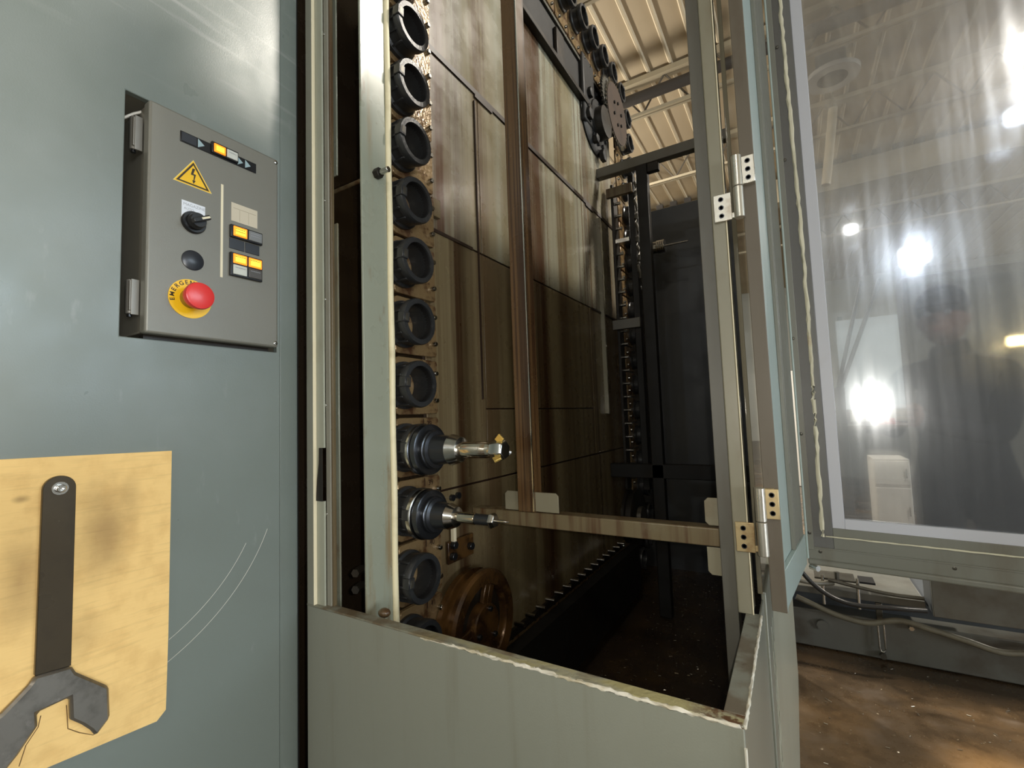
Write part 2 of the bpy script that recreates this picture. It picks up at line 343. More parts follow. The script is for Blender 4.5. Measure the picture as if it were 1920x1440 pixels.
def basis(x, y, z=None, o=(0, 0, 0)):
    x = Vector(x).normalized(); y = Vector(y).normalized(); z = x.cross(y) if z is None else Vector(z)
    m = Matrix((x, y, z)).transposed().to_4x4(); m.translation = Vector(o); return m

class B:
    def __init__(s): s.bm = bmesh.new()
    def _tf(s, vs, mtx):
        if mtx is not None: bmesh.ops.transform(s.bm, matrix=mtx, verts=vs)
        return s
    def box(s, x0, x1, y0, y1, z0, z1, mtx=None):
        vs = [s.bm.verts.new((x, y, z)) for x in (x0, x1) for y in (y0, y1) for z in (z0, z1)]
        for f in ((0, 1, 3, 2), (4, 6, 7, 5), (0, 4, 5, 1), (2, 3, 7, 6), (0, 2, 6, 4), (1, 5, 7, 3)):
            s.bm.faces.new([vs[i] for i in f])
        return s._tf(vs, mtx)
    def lathe(s, prof, n=32, mtx=None, a0=0, close=True):
        """profile (x, r) about the x axis"""
        rings = []; vs = []
        for x, r in prof:
            if r <= 1e-6: v = s.bm.verts.new((x, 0, 0)); rings.append([v]*n); vs.append(v)
            else:
                ring = [s.bm.verts.new((x, r*cos(a0+tau*i/n), r*sin(a0+tau*i/n))) for i in range(n)]
                rings.append(ring); vs += ring
        for a, b in zip(rings, rings[1:]):
            for i in range(n):
                j = (i+1) % n
                q = []
                for v in (a[i], a[j], b[j], b[i]):
                    if v not in q: q.append(v)
                if len(q) > 2:
                    try: s.bm.faces.new(q)
                    except ValueError: pass
        if close:
            for r in (rings[0], rings[-1]):
                if r[0] is not r[1]:
                    try: s.bm.faces.new(r)
                    except ValueError: pass
        return s._tf(vs, mtx)
    def cyl(s, p0, p1, r0, r1=None, n=16):
        r1 = r0 if r1 is None else r1
        p0 = Vector(p0); p1 = Vector(p1); d = p1-p0
        m = d.to_track_quat('X', 'Z').to_matrix().to_4x4(); m.translation = p0
        return s.lathe([(0, r0), (d.length, r1)], n, m)
    def tube(s, path, r, n=10):
        path = [Vector(p) for p in path]; rings = []; vs = []
        up = Vector((0, 0, 1))
        for i, p in enumerate(path):
            t = (path[min(i+1, len(path)-1)]-path[max(i-1, 0)]).normalized()
            a = t.cross(up)
            if a.length < .05: a = t.cross(Vector((1, 0, 0)))
            a.normalize(); b = t.cross(a)
            ring = [s.bm.verts.new(p+a*r*cos(tau*k/n)+b*r*sin(tau*k/n)) for k in range(n)]
            rings.append(ring)
        for a, b in zip(rings, rings[1:]):
            for k in range(n): s.bm.faces.new((a[k], a[(k+1) % n], b[(k+1) % n], b[k]))
        s.bm.faces.new(rings[0]); s.bm.faces.new(rings[-1])
        return s
    def prism(s, pts, d, mtx=None, d0=0.0):
        """polygon in local xy, extruded from z=d0 to z=d"""
        a = [s.bm.verts.new((p[0], p[1], d0)) for p in pts]; b = [s.bm.verts.new((p[0], p[1], d)) for p in pts]
        n = len(pts)
        s.bm.faces.new(a); s.bm.faces.new(b)
        for i in range(n): s.bm.faces.new((a[i], a[(i+1) % n], b[(i+1) % n], b[i]))
        return s._tf(a+b, mtx)
    def ring_poly(s, outer, inner, d, mtx=None):
        n = len(outer)
        oa = [s.bm.verts.new((p[0], p[1], 0)) for p in outer]; ob = [s.bm.verts.new((p[0], p[1], d)) for p in outer]
        ia = [s.bm.verts.new((p[0], p[1], 0)) for p in inner]; ib = [s.bm.verts.new((p[0], p[1], d)) for p in inner]
        for i in range(n):
            j = (i+1) % n
            s.bm.faces.new((oa[i], oa[j], ia[j], ia[i])); s.bm.faces.new((ob[i], ob[j], ib[j], ib[i]))
            s.bm.faces.new((oa[i], oa[j], ob[j], ob[i])); s.bm.faces.new((ia[i], ia[j], ib[j], ib[i]))
        return s._tf(oa+ob+ia+ib, mtx)
    def sphere(s, p, r, seg=16, sc=(1, 1, 1)):
        g = bmesh.ops.create_uvsphere(s.bm, u_segments=seg, v_segments=seg//2+2, radius=r)
        m = Matrix.Diagonal((*sc, 1)); m.translation = Vector(p)
        return s._tf(g['verts'], m)
    def plate(s, us, vs_, holes, d, mtx=None):
        """rectangular grid sheet in xy with cells left out, thickness d"""
        ve = {}
        def V(i, j, k):
            if (i, j, k) not in ve: ve[(i, j, k)] = s.bm.verts.new((us[i], vs_[j], d*k))
            return ve[(i, j, k)]
        nu, nv = len(us)-1, len(vs_)-1
        solid = lambda i, j: 0 <= i < nu and 0 <= j < nv and (i, j) not in holes
        for i in range(nu):
            for j in range(nv):
                if not solid(i, j): continue
                for k in (0, 1): s.bm.faces.new((V(i, j, k), V(i+1, j, k), V(i+1, j+1, k), V(i, j+1, k)))
                for di, dj, e in ((-1, 0, ((i, j), (i, j+1))), (1, 0, ((i+1, j), (i+1, j+1))), (0, -1, ((i, j), (i+1, j))), (0, 1, ((i, j+1), (i+1, j+1)))):
                    if not solid(i+di, j+dj):
                        a, b = e; s.bm.faces.new((V(*a, 0), V(*b, 0), V(*b, 1), V(*a, 1)))
        return s._tf(list(ve.values()), mtx)
    def build(s, name, material, parent=None, bevel=0.0, smooth=True, seg=2, label=None, kind=None):
        bmesh.ops.recalc_face_normals(s.bm, faces=s.bm.faces)
        me = bpy.data.meshes.new(name); s.bm.to_mesh(me); s.bm.free()
        me.materials.append(M[material] if isinstance(material, str) else material)
        if smooth:
            me.polygons.foreach_set('use_smooth', [True]*len(me.polygons)); me.set_sharp_from_angle(angle=radians(38))
        o = bpy.data.objects.new(name, me); C.objects.link(o)
        if parent is not None:
            o.parent = parent
            # meshes are written in world coordinates; local builders use parents at the origin frame they pass
            root = parent
            off = Vector((0, 0, 0))
            while root is not None:
                off += Vector(root.location) if not root.get('_local') else Vector((0, 0, 0))
                root = root.parent
            if off.length > 0: me.transform(Matrix.Translation(-off))
        if bevel:
            b = o.modifiers.new('bevel', 'BEVEL'); b.width = bevel; b.segments = seg; b.limit_method = 'ANGLE'; b.angle_limit = radians(40)
        if label: o['label'] = label
        if kind: o['kind'] = kind
        return o

def thing(name, label, cat, loc=(0, 0, 0), group=None, local=False):
    o = bpy.data.objects.new(name, None); C.objects.link(o); o.location = loc; o.empty_display_size = .05
    o['label'] = label; o['category'] = cat
    if group: o['group'] = group
    if local: o['_local'] = 1
    return o

def tag(o, label, cat, group=None):
    o['label'] = label; o['category'] = cat
    if group: o['group'] = group
    return o

def struct(o): o['kind'] = 'structure'; return o

def copy_tree(o, parent=None):
    c = o.copy(); C.objects.link(c)
    if parent is not None: c.parent = parent
    for ch in list(o.children): copy_tree(ch, c)
    return c

def text_bm(b, txt, size, mtx, ext=0.0003, spacing=1.0, align='LEFT', bold=0.0):
    cu = bpy.data.curves.new('t', 'FONT'); cu.body = txt; cu.size = size; cu.extrude = ext; cu.resolution_u = 3
    cu.align_x = align; cu.offset = bold; cu.space_character = spacing
    ob = bpy.data.objects.new('t', cu); C.objects.link(ob)
    dg = bpy.context.evaluated_depsgraph_get(); dg.update()
    me = bpy.data.meshes.new_from_object(ob.evaluated_get(dg))
    me.transform(mtx)
    b.bm.from_mesh(me)
    bpy.data.objects.remove(ob); bpy.data.curves.remove(cu); bpy.data.meshes.remove(me)
    return b

def WX(x): return basis((0, 1, 0), (0, 0, 1), o=(x, 0, 0))      # drawing plane facing +X: (u,v)=(Y,Z)
def WY(y): return basis((1, 0, 0), (0, 0, 1), (0, -1, 0), (0, y, 0))   # drawing plane facing -Y: (u,v)=(X,Z)

# ================================================================== SETTING
floor = struct(B().box(-9, 13, -8, 21, -.1, 0).build('floor', 'floor', smooth=False))
ceil = struct(B().box(-9, 13, -8, 21, 6.0, 6.1).build('ceiling', 'ceiling', smooth=False))
rib0 = None
for i in range(48):
    x = -5.0 + i*0.30
    if rib0 is None:
        rib0 = B().prism([(-.028, 0), (.028, 0), (.013, -.024), (-.013, -.024)], 21.0, basis((1, 0, 0), (0, 0, 1), (0, -1, 0), (0, 0, 0)), d0=-8.0).build('rib', 'rib', smooth=False)
        rib0.data.transform(Matrix.Rotation(pi, 4, 'Z')); rib0.parent = ceil; r = rib0
    else:
        r = rib0.copy(); C.objects.link(r)
    r.location = (x, 0, 6.0)
struct(B().box(-9, 13, 21, 21.2, 0, 6).build('wall_far', 'wall', smooth=False))
struct(B().box(-9, 13, -8.2, -8, 0, 6).build('wall_back', 'wall', smooth=False))
struct(B().box(-9.2, -9, -8, 21, 0, 6).build('wall_left', 'wall', smooth=False))
wr = B().plate([-8, -5.6, -1.6, .5, 8, 21], [0, .1, 2.7, 4.0, 5.4, 6], {(3, 2), (3, 3), (1, 1), (1, 2)}, .2, basis((0, 1, 0), (0, 0, 1), o=(13, 0, 0)))
struct(wr.build('wall_right', 'wall', smooth=False))
win = struct(B().box(13.08, 13.1, .5, 8, 2.7, 5.4).build('window_1', 'pane', smooth=False))
fill_panel = struct(B().box(13.08, 13.1, -5.6, -1.6, .1, 4.0).build('added_fill_panel', 'fill_glow', smooth=False))  # added glowing panel out of view, goes with the side fill light
for k in range(6):
    B().box(13.0, 13.08, .5+k*1.5-.04, .5+k*1.5+.04, 2.7, 5.4).build('window_frame', 'joist', win)

# roof joists
def make_joist(y, label, ztop=5.96, zb=5.42):
    t = thing('roof_joist', label, 'roof joist', (0, y, 5.4), 'open web roof joists')
    B().box(-6, 8, y-.07, y+.07, ztop-.07, ztop).build('top_chord', 'joist', t)
    B().box(-6, 8, y-.05, y-.012, zb, zb+.04).box(-6, 8, y+.012, y+.05, zb, zb+.04).build('bottom_chord', 'joist', t)
    w0 = None
    for k in range(22):
        x = -6+k*.64
        if w0 is None:
            w0 = B().cyl((x, y, zb+.02), (x+.32, y, ztop-.05), .013, n=6).cyl((x+.32, y, ztop-.05), (x+.64, y, zb+.02), .013, n=6).build('web_bar', 'joist_dark', t)
        else:
            c = w0.copy(); C.objects.link(c); c.location = (k*.64, 0, 0)
    return t
j0 = make_joist(6.32, 'nearest pale open web roof joist behind the upper sprocket')
j0['label'] = 'pale open web roof joist seen just right of the toothed sprocket, nearest to the magazine'
for y, lab in ((8.42, 'pale open web roof joist above the dark back sheet, second from the sprocket'),
               (2.1, 'pale open web roof joist crossing high over the tool magazine, out of view'),
               (4.2, 'pale open web roof joist over the back of the tool magazine'),
               (13.6, 'pale open web roof joist faintly seen through the middle of the door window')):
    c = copy_tree(j0); c.location.y = y; c['label'] = lab
g = thing('roof_girder', 'solid cream roof girder with dark deck gaps above it, over the dark back sheet', 'roof girder', (0, 10.6, 5.4))
B().box(-6, 8, 10.52, 10.68, 5.42, 5.86).build('web_plate', 'joist', g)
B().box(-6, 8, 10.45, 10.75, 5.36, 5.42).build('bottom_flange', 'joist', g)
d0 = None
for k in range(44):
    if d0 is None: d0 = B().box(-5.94, -5.80, 10.5, 10.6, 5.86, 5.955).build('flute_gap', 'conduit', g)
    else: c = d0.copy(); C.objects.link(c); c.location = (k*.3, 0, 0)
t = B().cyl((-4, 6.05, 5.52), (8, 6.05, 5.52), .07, n=12).build('roof_pipe', 'conduit')
tag(t, 'dark horizontal pipe crossing below the roof joist behind the sprocket', 'pipe')

# high bay lamps
lamp_labels = ['high bay lamp over the right front of the magazine, out of view above', 'high bay lamp behind the photographer on the left, out of view',
               'high bay lamp beyond the neighbour machine, out of view on the right', 'high bay lamp added to light the roof deck, behind the tall magazine, out of view',
               'high bay lamp near the far wall on the right, out of view', 'high bay lamp added to light the front panel, behind the photographer, out of view']
bay0 = None
for p, lb in zip(HIGHBAYS, lamp_labels):
    if bay0 is None:
        bay0 = thing('high_bay_lamp', lb, 'lamp', (0, 0, 0), 'workshop high bay lamps')
        up = Matrix.Rotation(-pi/2, 4, 'Y')
        B().lathe([(.34, .04), (.30, .10), (.16, .17), (.02, .30), (.0, .30), (.14, .15), (.28, .07)], 28, up).build('lamp_shade', 'bay', bay0)
        B().sphere((0, 0, .13), .07, 14).build('bulb', 'bulb', bay0)
        B().cyl((0, 0, .34), (0, 0, .8), .012, n=8).build('hanger', 'conduit', bay0)
        t = bay0
    else:
        t = copy_tree(bay0); t['label'] = lb
    t.location = p

for k, (f, lb) in enumerate(zip(FLOODS, ('large bright flood lamp on the wall behind the photographer, mirrored mid-window', 'small flood lamp on the wall behind the photographer, mirrored as a thin spark',
        'high flood lamp on the back wall, mirrored at the right edge of the window', 'small amber lamp on the wall behind the photographer, mirrored at the far right'))):
    t = thing('flood_lamp', lb, 'lamp', (f[0], -7.9, f[2]), 'flood lamps on the back wall')
    w_, h_ = f[4]*.75, f[4]*.55
    B().box(f[0]-w_-.03, f[0]+w_+.03, -7.95, -7.80, f[2]-h_-.03, f[2]+h_+.03).build('housing', 'machine', t, bevel=.01)
    B().box(f[0]-w_, f[0]+w_, -7.80, -7.785, f[2]-h_, f[2]+h_).build('lamp_glass', 'sodium' if k == 3 else 'flood', t)
    B().box(f[0]-.03, f[0]+.03, -7.999, -7.95, f[2]-.05, f[2]+.05).build('bracket', 'rail', t)

# ring-shaped duct seen through the window
t = thing('ceiling_duct', 'round white ring-ended duct hanging below the roof, seen through the door window', 'duct', (.95, 7.6, 5.3))
up = basis((0, 0, 1), (1, 0, 0), (0, 1, 0), (.73, 7.2, 5.57))
B().lathe([(0, .17), (0, .30), (.05, .31), (.05, .18)], 32, up, close=False).build('ring_flange', 'cabinet', t)
B().lathe([(.0, .17), (.42, .17), (.42, .155), (.0, .155)], 32, up, close=False).build('duct_throat', 'machine', t)
t = B().tube([(.80, 8.0, 5.995), (.79, 8.0, 5.6), (.72, 8.0, 5.1), (.63, 8.0, 4.5)], .06, 14).build('drop_pipe', 'rib')
tag(t, 'white vertical drop pipe below the round duct, seen through the door window', 'pipe')

# ================================================================== NEIGHBOUR MACHINE, FLOOR LEVEL
t = thing('conveyor_housing', 'low grey oil-stained machine housing along the floor under the open door', 'machine housing', (.6, 3.3, 0))
B().box(-.7, 3.2, 3.05, 3.9, .005, .2).build('plinth', 'machine_low', t, bevel=.006)
B().box(-.7, 3.2, 3.16, 3.9, .2, .295).build('recess', 'machine', t)
B().box(-.7, .492, 3.02, 3.9, .295, .33).build('deck_plate', 'machine_low', t, bevel=.003)
B().box(.04, .22, 2.99, 3.12, .385, .395).build('top_bracket', 'rail', t, bevel=.002)
B().box(.235, .30, 3.0, 3.10, .385, .395).build('opening', 'bore', t)
for x in (.075, .225): B().cyl((x, 2.99, .26), (x, 2.99, .41), .008, n=10).build('pin', 'steel', t)
B().cyl((.14, 3.0, .385), (.14, 3.0, .43), .012, n=8).build('bolt', 'rail', t)
B().cyl((.06, 3.05, .13), (.06, 3.03, .13), .026, n=18).build('plug', 'machine_low', t)
B().cyl((.43, 3.05, .19), (.43, 3.02, .19), .011, n=6).build('bolt', 'steel', t)
B().box(1.0, 1.03, 3.0, 3.05, .08, .17).build('bracket', 'cabinet', t)
t = thing('slotted_bracket', 'narrow upright steel bracket with a long slot on the machine base', 'bracket', (.31, 3.03, .05))
B().tube([(.297, 3.02, .20), (.297, 3.02, .07), (.303, 3.02, .055), (.315, 3.02, .055), (.321, 3.02, .07), (.321, 3.02, .20)], .0045, 8).build('slot_rim', 'steel', t)
B().box(.295, .323, 3.03, 3.045, .2, .29).build('upper_lug', 'rail', t, bevel=.003)
B().cyl((.309, 3.04, .032), (.309, 3.015, .032), .014, n=14).build('foot_bolt', 'rail', t)

t = thing('neighbour_machine', 'tall charcoal machine cabinet behind the right part of the door window', 'machine', (1.6, 3.2, 0))
B().box(.50, 3.2, 2.93, 3.10, .30, 1.92).build('cabinet_body', 'machine', t, bevel=.008)
B().box(.50, 3.2, 2.915, 2.9295, .30, .56).build('kick_panel', 'machine_low', t, bevel=.003)
B().box(.9, 1.6, 2.92, 2.93, .75, 1.7).build('door_panel', 'machine', t, bevel=.004)

def bez(pts, n=8):
    out = []
    P = [Vector(p) for p in pts]
    for i in range(len(P)-1):
        p0 = P[max(i-1, 0)]; p1 = P[i]; p2 = P[i+1]; p3 = P[min(i+2, len(P)-1)]
        for k in range(n):
            t_ = k/n
            out.append(.5*((2*p1)+(-p0+p2)*t_+(2*p0-5*p1+4*p2-p3)*t_*t_+(-p0+3*p1-3*p2+p3)*t_**3))
    out.append(P[-1]); return out
tag(B().tube(bez([(-.02, 2.85, .46), (.03, 2.85, .40), (.10, 2.85, .35), (.20, 2.85, .325), (.35, 2.85, .335), (.47, 2.88, .335)]), .011, 10).build('black_hose', 'hose'),
    'shiny black hose sagging from the door corner to the machine cabinet', 'hose')
tag(B().tube(bez([(-.05, 2.98, .28), (.03, 2.98, .25), (.13, 2.98, .215), (.25, 2.98, .20), (.38, 2.98, .235), (.50, 2.98, .215), (.62, 2.98, .19), (.74, 2.98, .165), (.90, 3.0, .19)]), .014, 10).build('conduit_hose', 'cable'),
    'grey-brown conduit hose draped along the front of the machine base', 'hose')
tag(B().tube(bez([(-.06, 2.9, .40), (0, 2.92, .385), (.06, 2.95, .375), (.12, 3.0, .37)]), .012, 10).build('ribbed_hose', 'cable'),
    'short pale ribbed hose end just under the door corner', 'hose')
tag(B().tube(bez([(.10, 2.97, .395), (.22, 2.97, .375), (.36, 2.97, .36), (.48, 2.97, .36)]), .009, 8).build('steel_pipe', 'rail'),
    'straight grey pipe above the sagging black hose', 'pipe')

# metal chips on the floor
cb = B()
for i in range(260):
    x = random.uniform(-.02, 1.2); y = random.uniform(1.2, 3.0); a = random.uniform(0, tau); L = random.choice((.002, .003, .003, .007))
    m = Matrix.Translation((x, y, .002)) @ Matrix.Rotation(a, 4, 'Z') @ Matrix.Rotation(random.uniform(-.5, .5), 4, 'X')
    cb.box(-L, L, -.0015, .0015, 0, .001, m)
o = cb.build('floor_chips', 'debris', kind='stuff'); tag(o, 'scattered small metal chips on the brown floor', 'chips')

# far workshop things seen through the window
t = thing('white_cabinet', 'white two-door cabinet standing on the floor, seen low through the door window', 'cabinet', (.85, 5.6, 0))
B().box(.60, .86, 5.4, 5.8, .12, .80).build('body', 'cabinet', t, bevel=.006)
for z0, z1 in ((.14, .54), (.57, .78)):
    d = B().box(.605, .855, 5.385, 5.4, z0, z1).build('door', 'cabinet', t, bevel=.004)
    B().cyl((.83, 5.37, (z0+z1)/2-.04), (.83, 5.37, (z0+z1)/2+.04), .006, n=8).build('handle', 'rail', d)
B().box(.61, .85, 5.42, 5.78, 0, .12).build('base', 'machine', t)
t = thing('tool_cart', 'dark workshop cart with a red bin, seen through the window beside the white cabinet', 'cart', (.9, 7.5, 0))
B().box(.5, 1.5, 7.2, 7.8, .1, 1.0).build('cart_body', 'machine', t, bevel=.01)
B().box(.45, 1.55, 7.15, 7.85, 1.0, 1.04).build('cart_top', 'rail', t, bevel=.005)
for x in (.6, 1.4):
    B().cyl((x-.02, 7.3, .05), (x+.02, 7.3, .05), .05, n=14).build('wheel', 'hose', t)
t = B().box(.88, 1.06, 7.25, 7.45, 1.045, 1.12).build('red_bin', 'redpaint', bevel=.008)
tag(t, 'small red bin standing on the dark workshop cart', 'bin')
t = B().box(.9, 3.6, 12.0, 12.1, 1.2, 3.1).build('wall_partition', 'wall_panel', bevel=.01)
tag(t, 'pale blue-white partition panel far behind the door window', 'partition')
t = thing('partition_stand', 'dark shelf rack holding the pale partition far behind the window', 'rack', (2.2, 12.1, 0))
for x in (.95, 2.2, 3.5): B().box(x, x+.08, 12.1, 12.2, 0, 3.2).build('post', 'machine', t)
for z in (.4, .9): B().box(.9, 3.6, 11.8, 12.2, z, z+.05).build('shelf', 'machine', t)
t = thing('floor_crane', 'dark folding floor crane with slanted twin arms, seen through the left of the door window', 'crane', (.8, 6.5, 0))
B().box(.42, .52, 6.45, 6.55, .0, 1.5).build('mast', 'machine', t, bevel=.006)
B().cyl((.47, 6.5, 1.45), (.93, 6.5, 2.70), .022, n=12).build('arm', 'machine', t)
B().cyl((.45, 6.5, 1.45), (.76, 6.5, 2.70), .020, n=12).build('arm', 'machine', t)
B().box(.2, 1.0, 6.40, 6.60, 0, .07).build('foot', 'machine', t, bevel=.006)
t = B().box(-.35, .30, 9.0, 9.4, .0, 1.9).build('parts_shelf', 'cabinet', bevel=.01)
tag(t, 'pale parts shelf glimpsed through the gap beside the door hinges', 'shelf')

# ================================================================== MACHINE SIDE PANEL (left)
t = thing('machine_side_panel', 'large blue-grey painted machine side panel carrying the control box and cardboard', 'machine panel', (-.8, .2, 0))
B().plate([-2.2, .268, .500, .5065], [0.0, 1.432, 1.795, 3.3], {(1, 1)}, .012, basis((0, 1, 0), (0, 0, 1), o=(-.812, 0, 0))).build('panel_sheet', 'blue_paint', t, bevel=.0015)
B().prism([(-.8005, .5068), (-.8035, .540), (-.808, .546), (-.82, .546), (-.812, .5068)], 3.3, basis((1, 0, 0), (0, 1, 0))).build('edge_strip', 'blue_paint', t, bevel=.001)
B().box(-.90, -.822, .540, .558, 0, 3.3).build('dark_seam', 'dark', t)  # dark strip in the seam between panel and jamb
B().box(-.93, -.925, .20, .56, 1.40, 1.83).box(-.93, -.8125, .26, .267, 1.40, 1.83).box(-.93, -.8125, .501, .506, 1.40, 1.83).box(-.93, -.8125, .26, .505, 1.424, 1.431).box(-.93, -.8125, .26, .505, 1.796, 1.80).build('recess_box', 'box_side', t)
# pale arc scratches left by the swinging wrench
for (cy, cz, r, a0, a1) in ((.209, 1.23, .295, -66, -22), (.209, 1.23, .268, -62, -28)):
    pts = [(-.7996, cy+r*cos(radians(a0+(a1-a0)*k/24)), cz+r*sin(radians(a0+(a1-a0)*k/24))) for k in range(25)]
    B().tube(pts, .00035, 4).build('scratch', 'cabinet', t)
# cable tie loop in the recess
B().tube([(-.83, .274, 1.765), (-.82, .285, 1.775), (-.81, .30, 1.785)], .002, 6).build('wire', 'cabinet', t)

# ---- control box
XF = -.78
cbx = thing('control_box', 'grey control box with warning triangle, selector and lit push buttons', 'control box', (-.78, .39, 1.44))
B().box(-.915, -.8005, .292, .488, 1.440, 1.784).build('box_body', 'box_side', cbx, bevel=.002)
lid = B().box(-.80, XF, .290, .490, 1.438, 1.786).build('lid', 'box', cbx, bevel=.0035, seg=3)
B().box(-.812, -.801, .296, .484, 1.432, 1.438).build('lower_lip', 'dark_metal', cbx)
for z in (1.713, 1.467):
    h = B().cyl((-.809, .282, z), (-.809, .282, z+.050), .0052, n=18).build('hinge', 'zinc', cbx, bevel=.0008)
    B().box(-.809, -.801, .2785, .2895, z+.004, z+.048).box(-.801, -.7995, .280, .2898, z-.002, z+.050).build('hinge_leaf', 'zinc', h, bevel=.0006)
    B().cyl((-.809, .282, z-.004), (-.809, .282, z), .003, n=10).build('pin_tip', 'dark_steel', h)
for y, z in ((.4845, 1.779), (.4845, 1.445)):
    s_ = B().lathe([(0, .0035), (.0015, .0035), (.0022, .002), (.0022, 0)], 16, Matrix.Translation((XF, y, z))).build('screw', 'steel', cbx)
    B().box(XF+.002, XF+.0024, y-.0024, y+.0024, z-.0004, z+.0004).build('screw_slot', 'ink', s_)
# top button strip
sm = Matrix.Translation((0, 0, 0))
B().box(XF, XF+.0018, .330, .448, 1.7415, 1.7585).build('button_strip', 'blackplastic', cbx, bevel=.0006)
B().box(XF+.0018, XF+.0024, .3315, .3525, 1.743, 1.757).build('blank_cover', 'blank', cbx, bevel=.0004)
for y in (.3545, .4155, .4285):
    B().prism([(y, 1.743), (y+.0095, 1.7495), (y, 1.757)], .0004, WX(XF+.0018)).build('arrow_mark', 'lead', cbx)
def button(name, y0, y1, z0, z1, mt, core=None, depth=.007, marks=0):
    o = B().box(XF+.001, XF+depth, y0, y1, z0, z1).build(name, mt, cbx, bevel=.0009)
    if core: B().box(XF+depth, XF+depth+.0003, y0+.003, y1-.003, z0+.003, z1-.003).build('lit_legend', core, o)
    if marks:
        b = B(); zc = z1-.004
        for k in range(marks):
            y = y0+.003
            while y < y1-.004:
                wd = random.uniform(.0012, .0026); b.box(XF+depth+.0002, XF+depth+.0005, y, min(y+wd, y1-.003), zc-k*.004-.0011, zc-k*.004); y += wd+.0007
        b.build('legend_marks', 'ink' if core else 'text_grey', o)
    return o
def bezel(y0, y1, z0, z1, d=.0055):
    return B().box(XF, XF+d, y0, y1, z0, z1).build('button_bezel', 'blackplastic', cbx, bevel=.0008)
bezel(.3735, .4155, 1.7435, 1.7625)
button('amber_button', .3765, .3945, 1.746, 1.760, 'amber', 'amber_core')
button('white_button', .3965, .4140, 1.746, 1.760, 'lens_white', marks=1)
bezel(.404, .4575, 1.6135, 1.635)
button('amber_button', .408, .4305, 1.6165, 1.6330, 'amber', 'amber_core', marks=2)
button('grey_button', .4335, .4560, 1.6165, 1.6330, 'lens_grey', marks=2)
B().box(XF, XF+.0015, .404, .4285, 1.595, 1.6125).build('blank_cover', 'blank', cbx, bevel=.0006)
B().box(XF, XF+.0015, .4300, .4545, 1.595, 1.6125).build('blank_cover', 'blank', cbx, bevel=.0006)
bezel(.404, .4575, 1.5485, 1.588)
button('amber_button', .408, .4305, 1.5700, 1.5860, 'amber', 'amber_core', marks=1)
button('amber_button', .4335, .4560, 1.5700, 1.5860, 'amber', 'amber_core', marks=1)
button('white_button', .408, .4305, 1.5515, 1.5675, 'lens_white', marks=1)
button('smoked_button', .4335, .4560, 1.5515, 1.5675, 'lens_dark', marks=1)
# label card, divider
lc = B().box(XF, XF+.0006, .407, .451, 1.643, 1.6745).build('label_card', 'labelcard', cbx)
B().box(XF+.0006, XF+.0008, .410, .4485, 1.6655, 1.6661).box(XF+.0006, XF+.0008, .4205, .4209, 1.645, 1.665).box(XF+.0006, XF+.0008, .4355, .4359, 1.645, 1.665).build('rule_lines', 'cardline', lc)
B().box(XF, XF+.0006, .3905, .3942, 1.5425, 1.6985).build('divider_strip', 'cream', cbx)
# warning triangle
def tri(k, cy=.349, cz=1.6905):
    pts = [(.349, 1.7195), (.3215, 1.6765), (.3765, 1.6755)]
    return [(cy+(p[0]-cy)*k, cz+(p[1]-cz)*k) for p in pts]
sg = B().prism(tri(1.0), .0004, WX(XF)).build('warning_sign', 'yellow_edge', cbx)
B().prism(tri(.95), .0002, WX(XF+.0004)).build('sign_face', 'yellow', sg)
B().ring_poly(tri(.86), tri(.70), .0002, WX(XF+.0006)).build('sign_border', 'ink', sg)
bolt = [(.3478, 1.7055), (.3515, 1.7055), (.3490, 1.6968), (.3528, 1.6968), (.3505, 1.6865), (.3525, 1.6870), (.3495, 1.6810), (.3475, 1.6865), (.3492, 1.6862), (.3500, 1.6945), (.3455, 1.6945)]
B().prism(bolt, .0003, WX(XF+.0006)).build('lightning_bolt', 'ink', sg)
# selector
sl = B().box(XF, XF+.0008, .3335, .3668, 1.618, 1.6500).build('selector_label', 'white', cbx, bevel=.0003)
b = B(); text_bm(b, 'MAGAZINE', .0062, basis((0, 1, 0), (0, 0, 1), o=(XF+.0008, .3355, 1.6425)), .0001); text_bm(b, 'AUTO', .0050, basis((0, 1, 0), (0, 0, 1), o=(XF+.0008, .3365, 1.6362)), .0001)
b.build('lettering', 'text_grey', sl, smooth=False)
kn = B().lathe([(0, .0172), (.004, .0172), (.006, .0160), (.006, .0125), (.017, .0118), (.019, .0105), (.019, 0)], 36, Matrix.Translation((XF, .350, 1.6185))).build('selector_switch', 'blackplastic', cbx)
rm = Matrix.Translation((XF+.019, .350, 1.6185)) @ Matrix.Rotation(radians(28), 4, 'X')
B().box(0, .009, -.0125, .0135, -.0035, .0035, rm).build('handle', 'blackplastic', kn, bevel=.001)
B().box(.009, .0094, .000, .0125, -.0015, .0015, rm).build('pointer_mark', 'cream', kn)
B().lathe([(0, .0155), (.0015, .0155), (.0035, .012), (.0045, 0)], 36, Matrix.Translation((XF, .350, 1.5585))).build('blank_plug', 'blank', cbx)
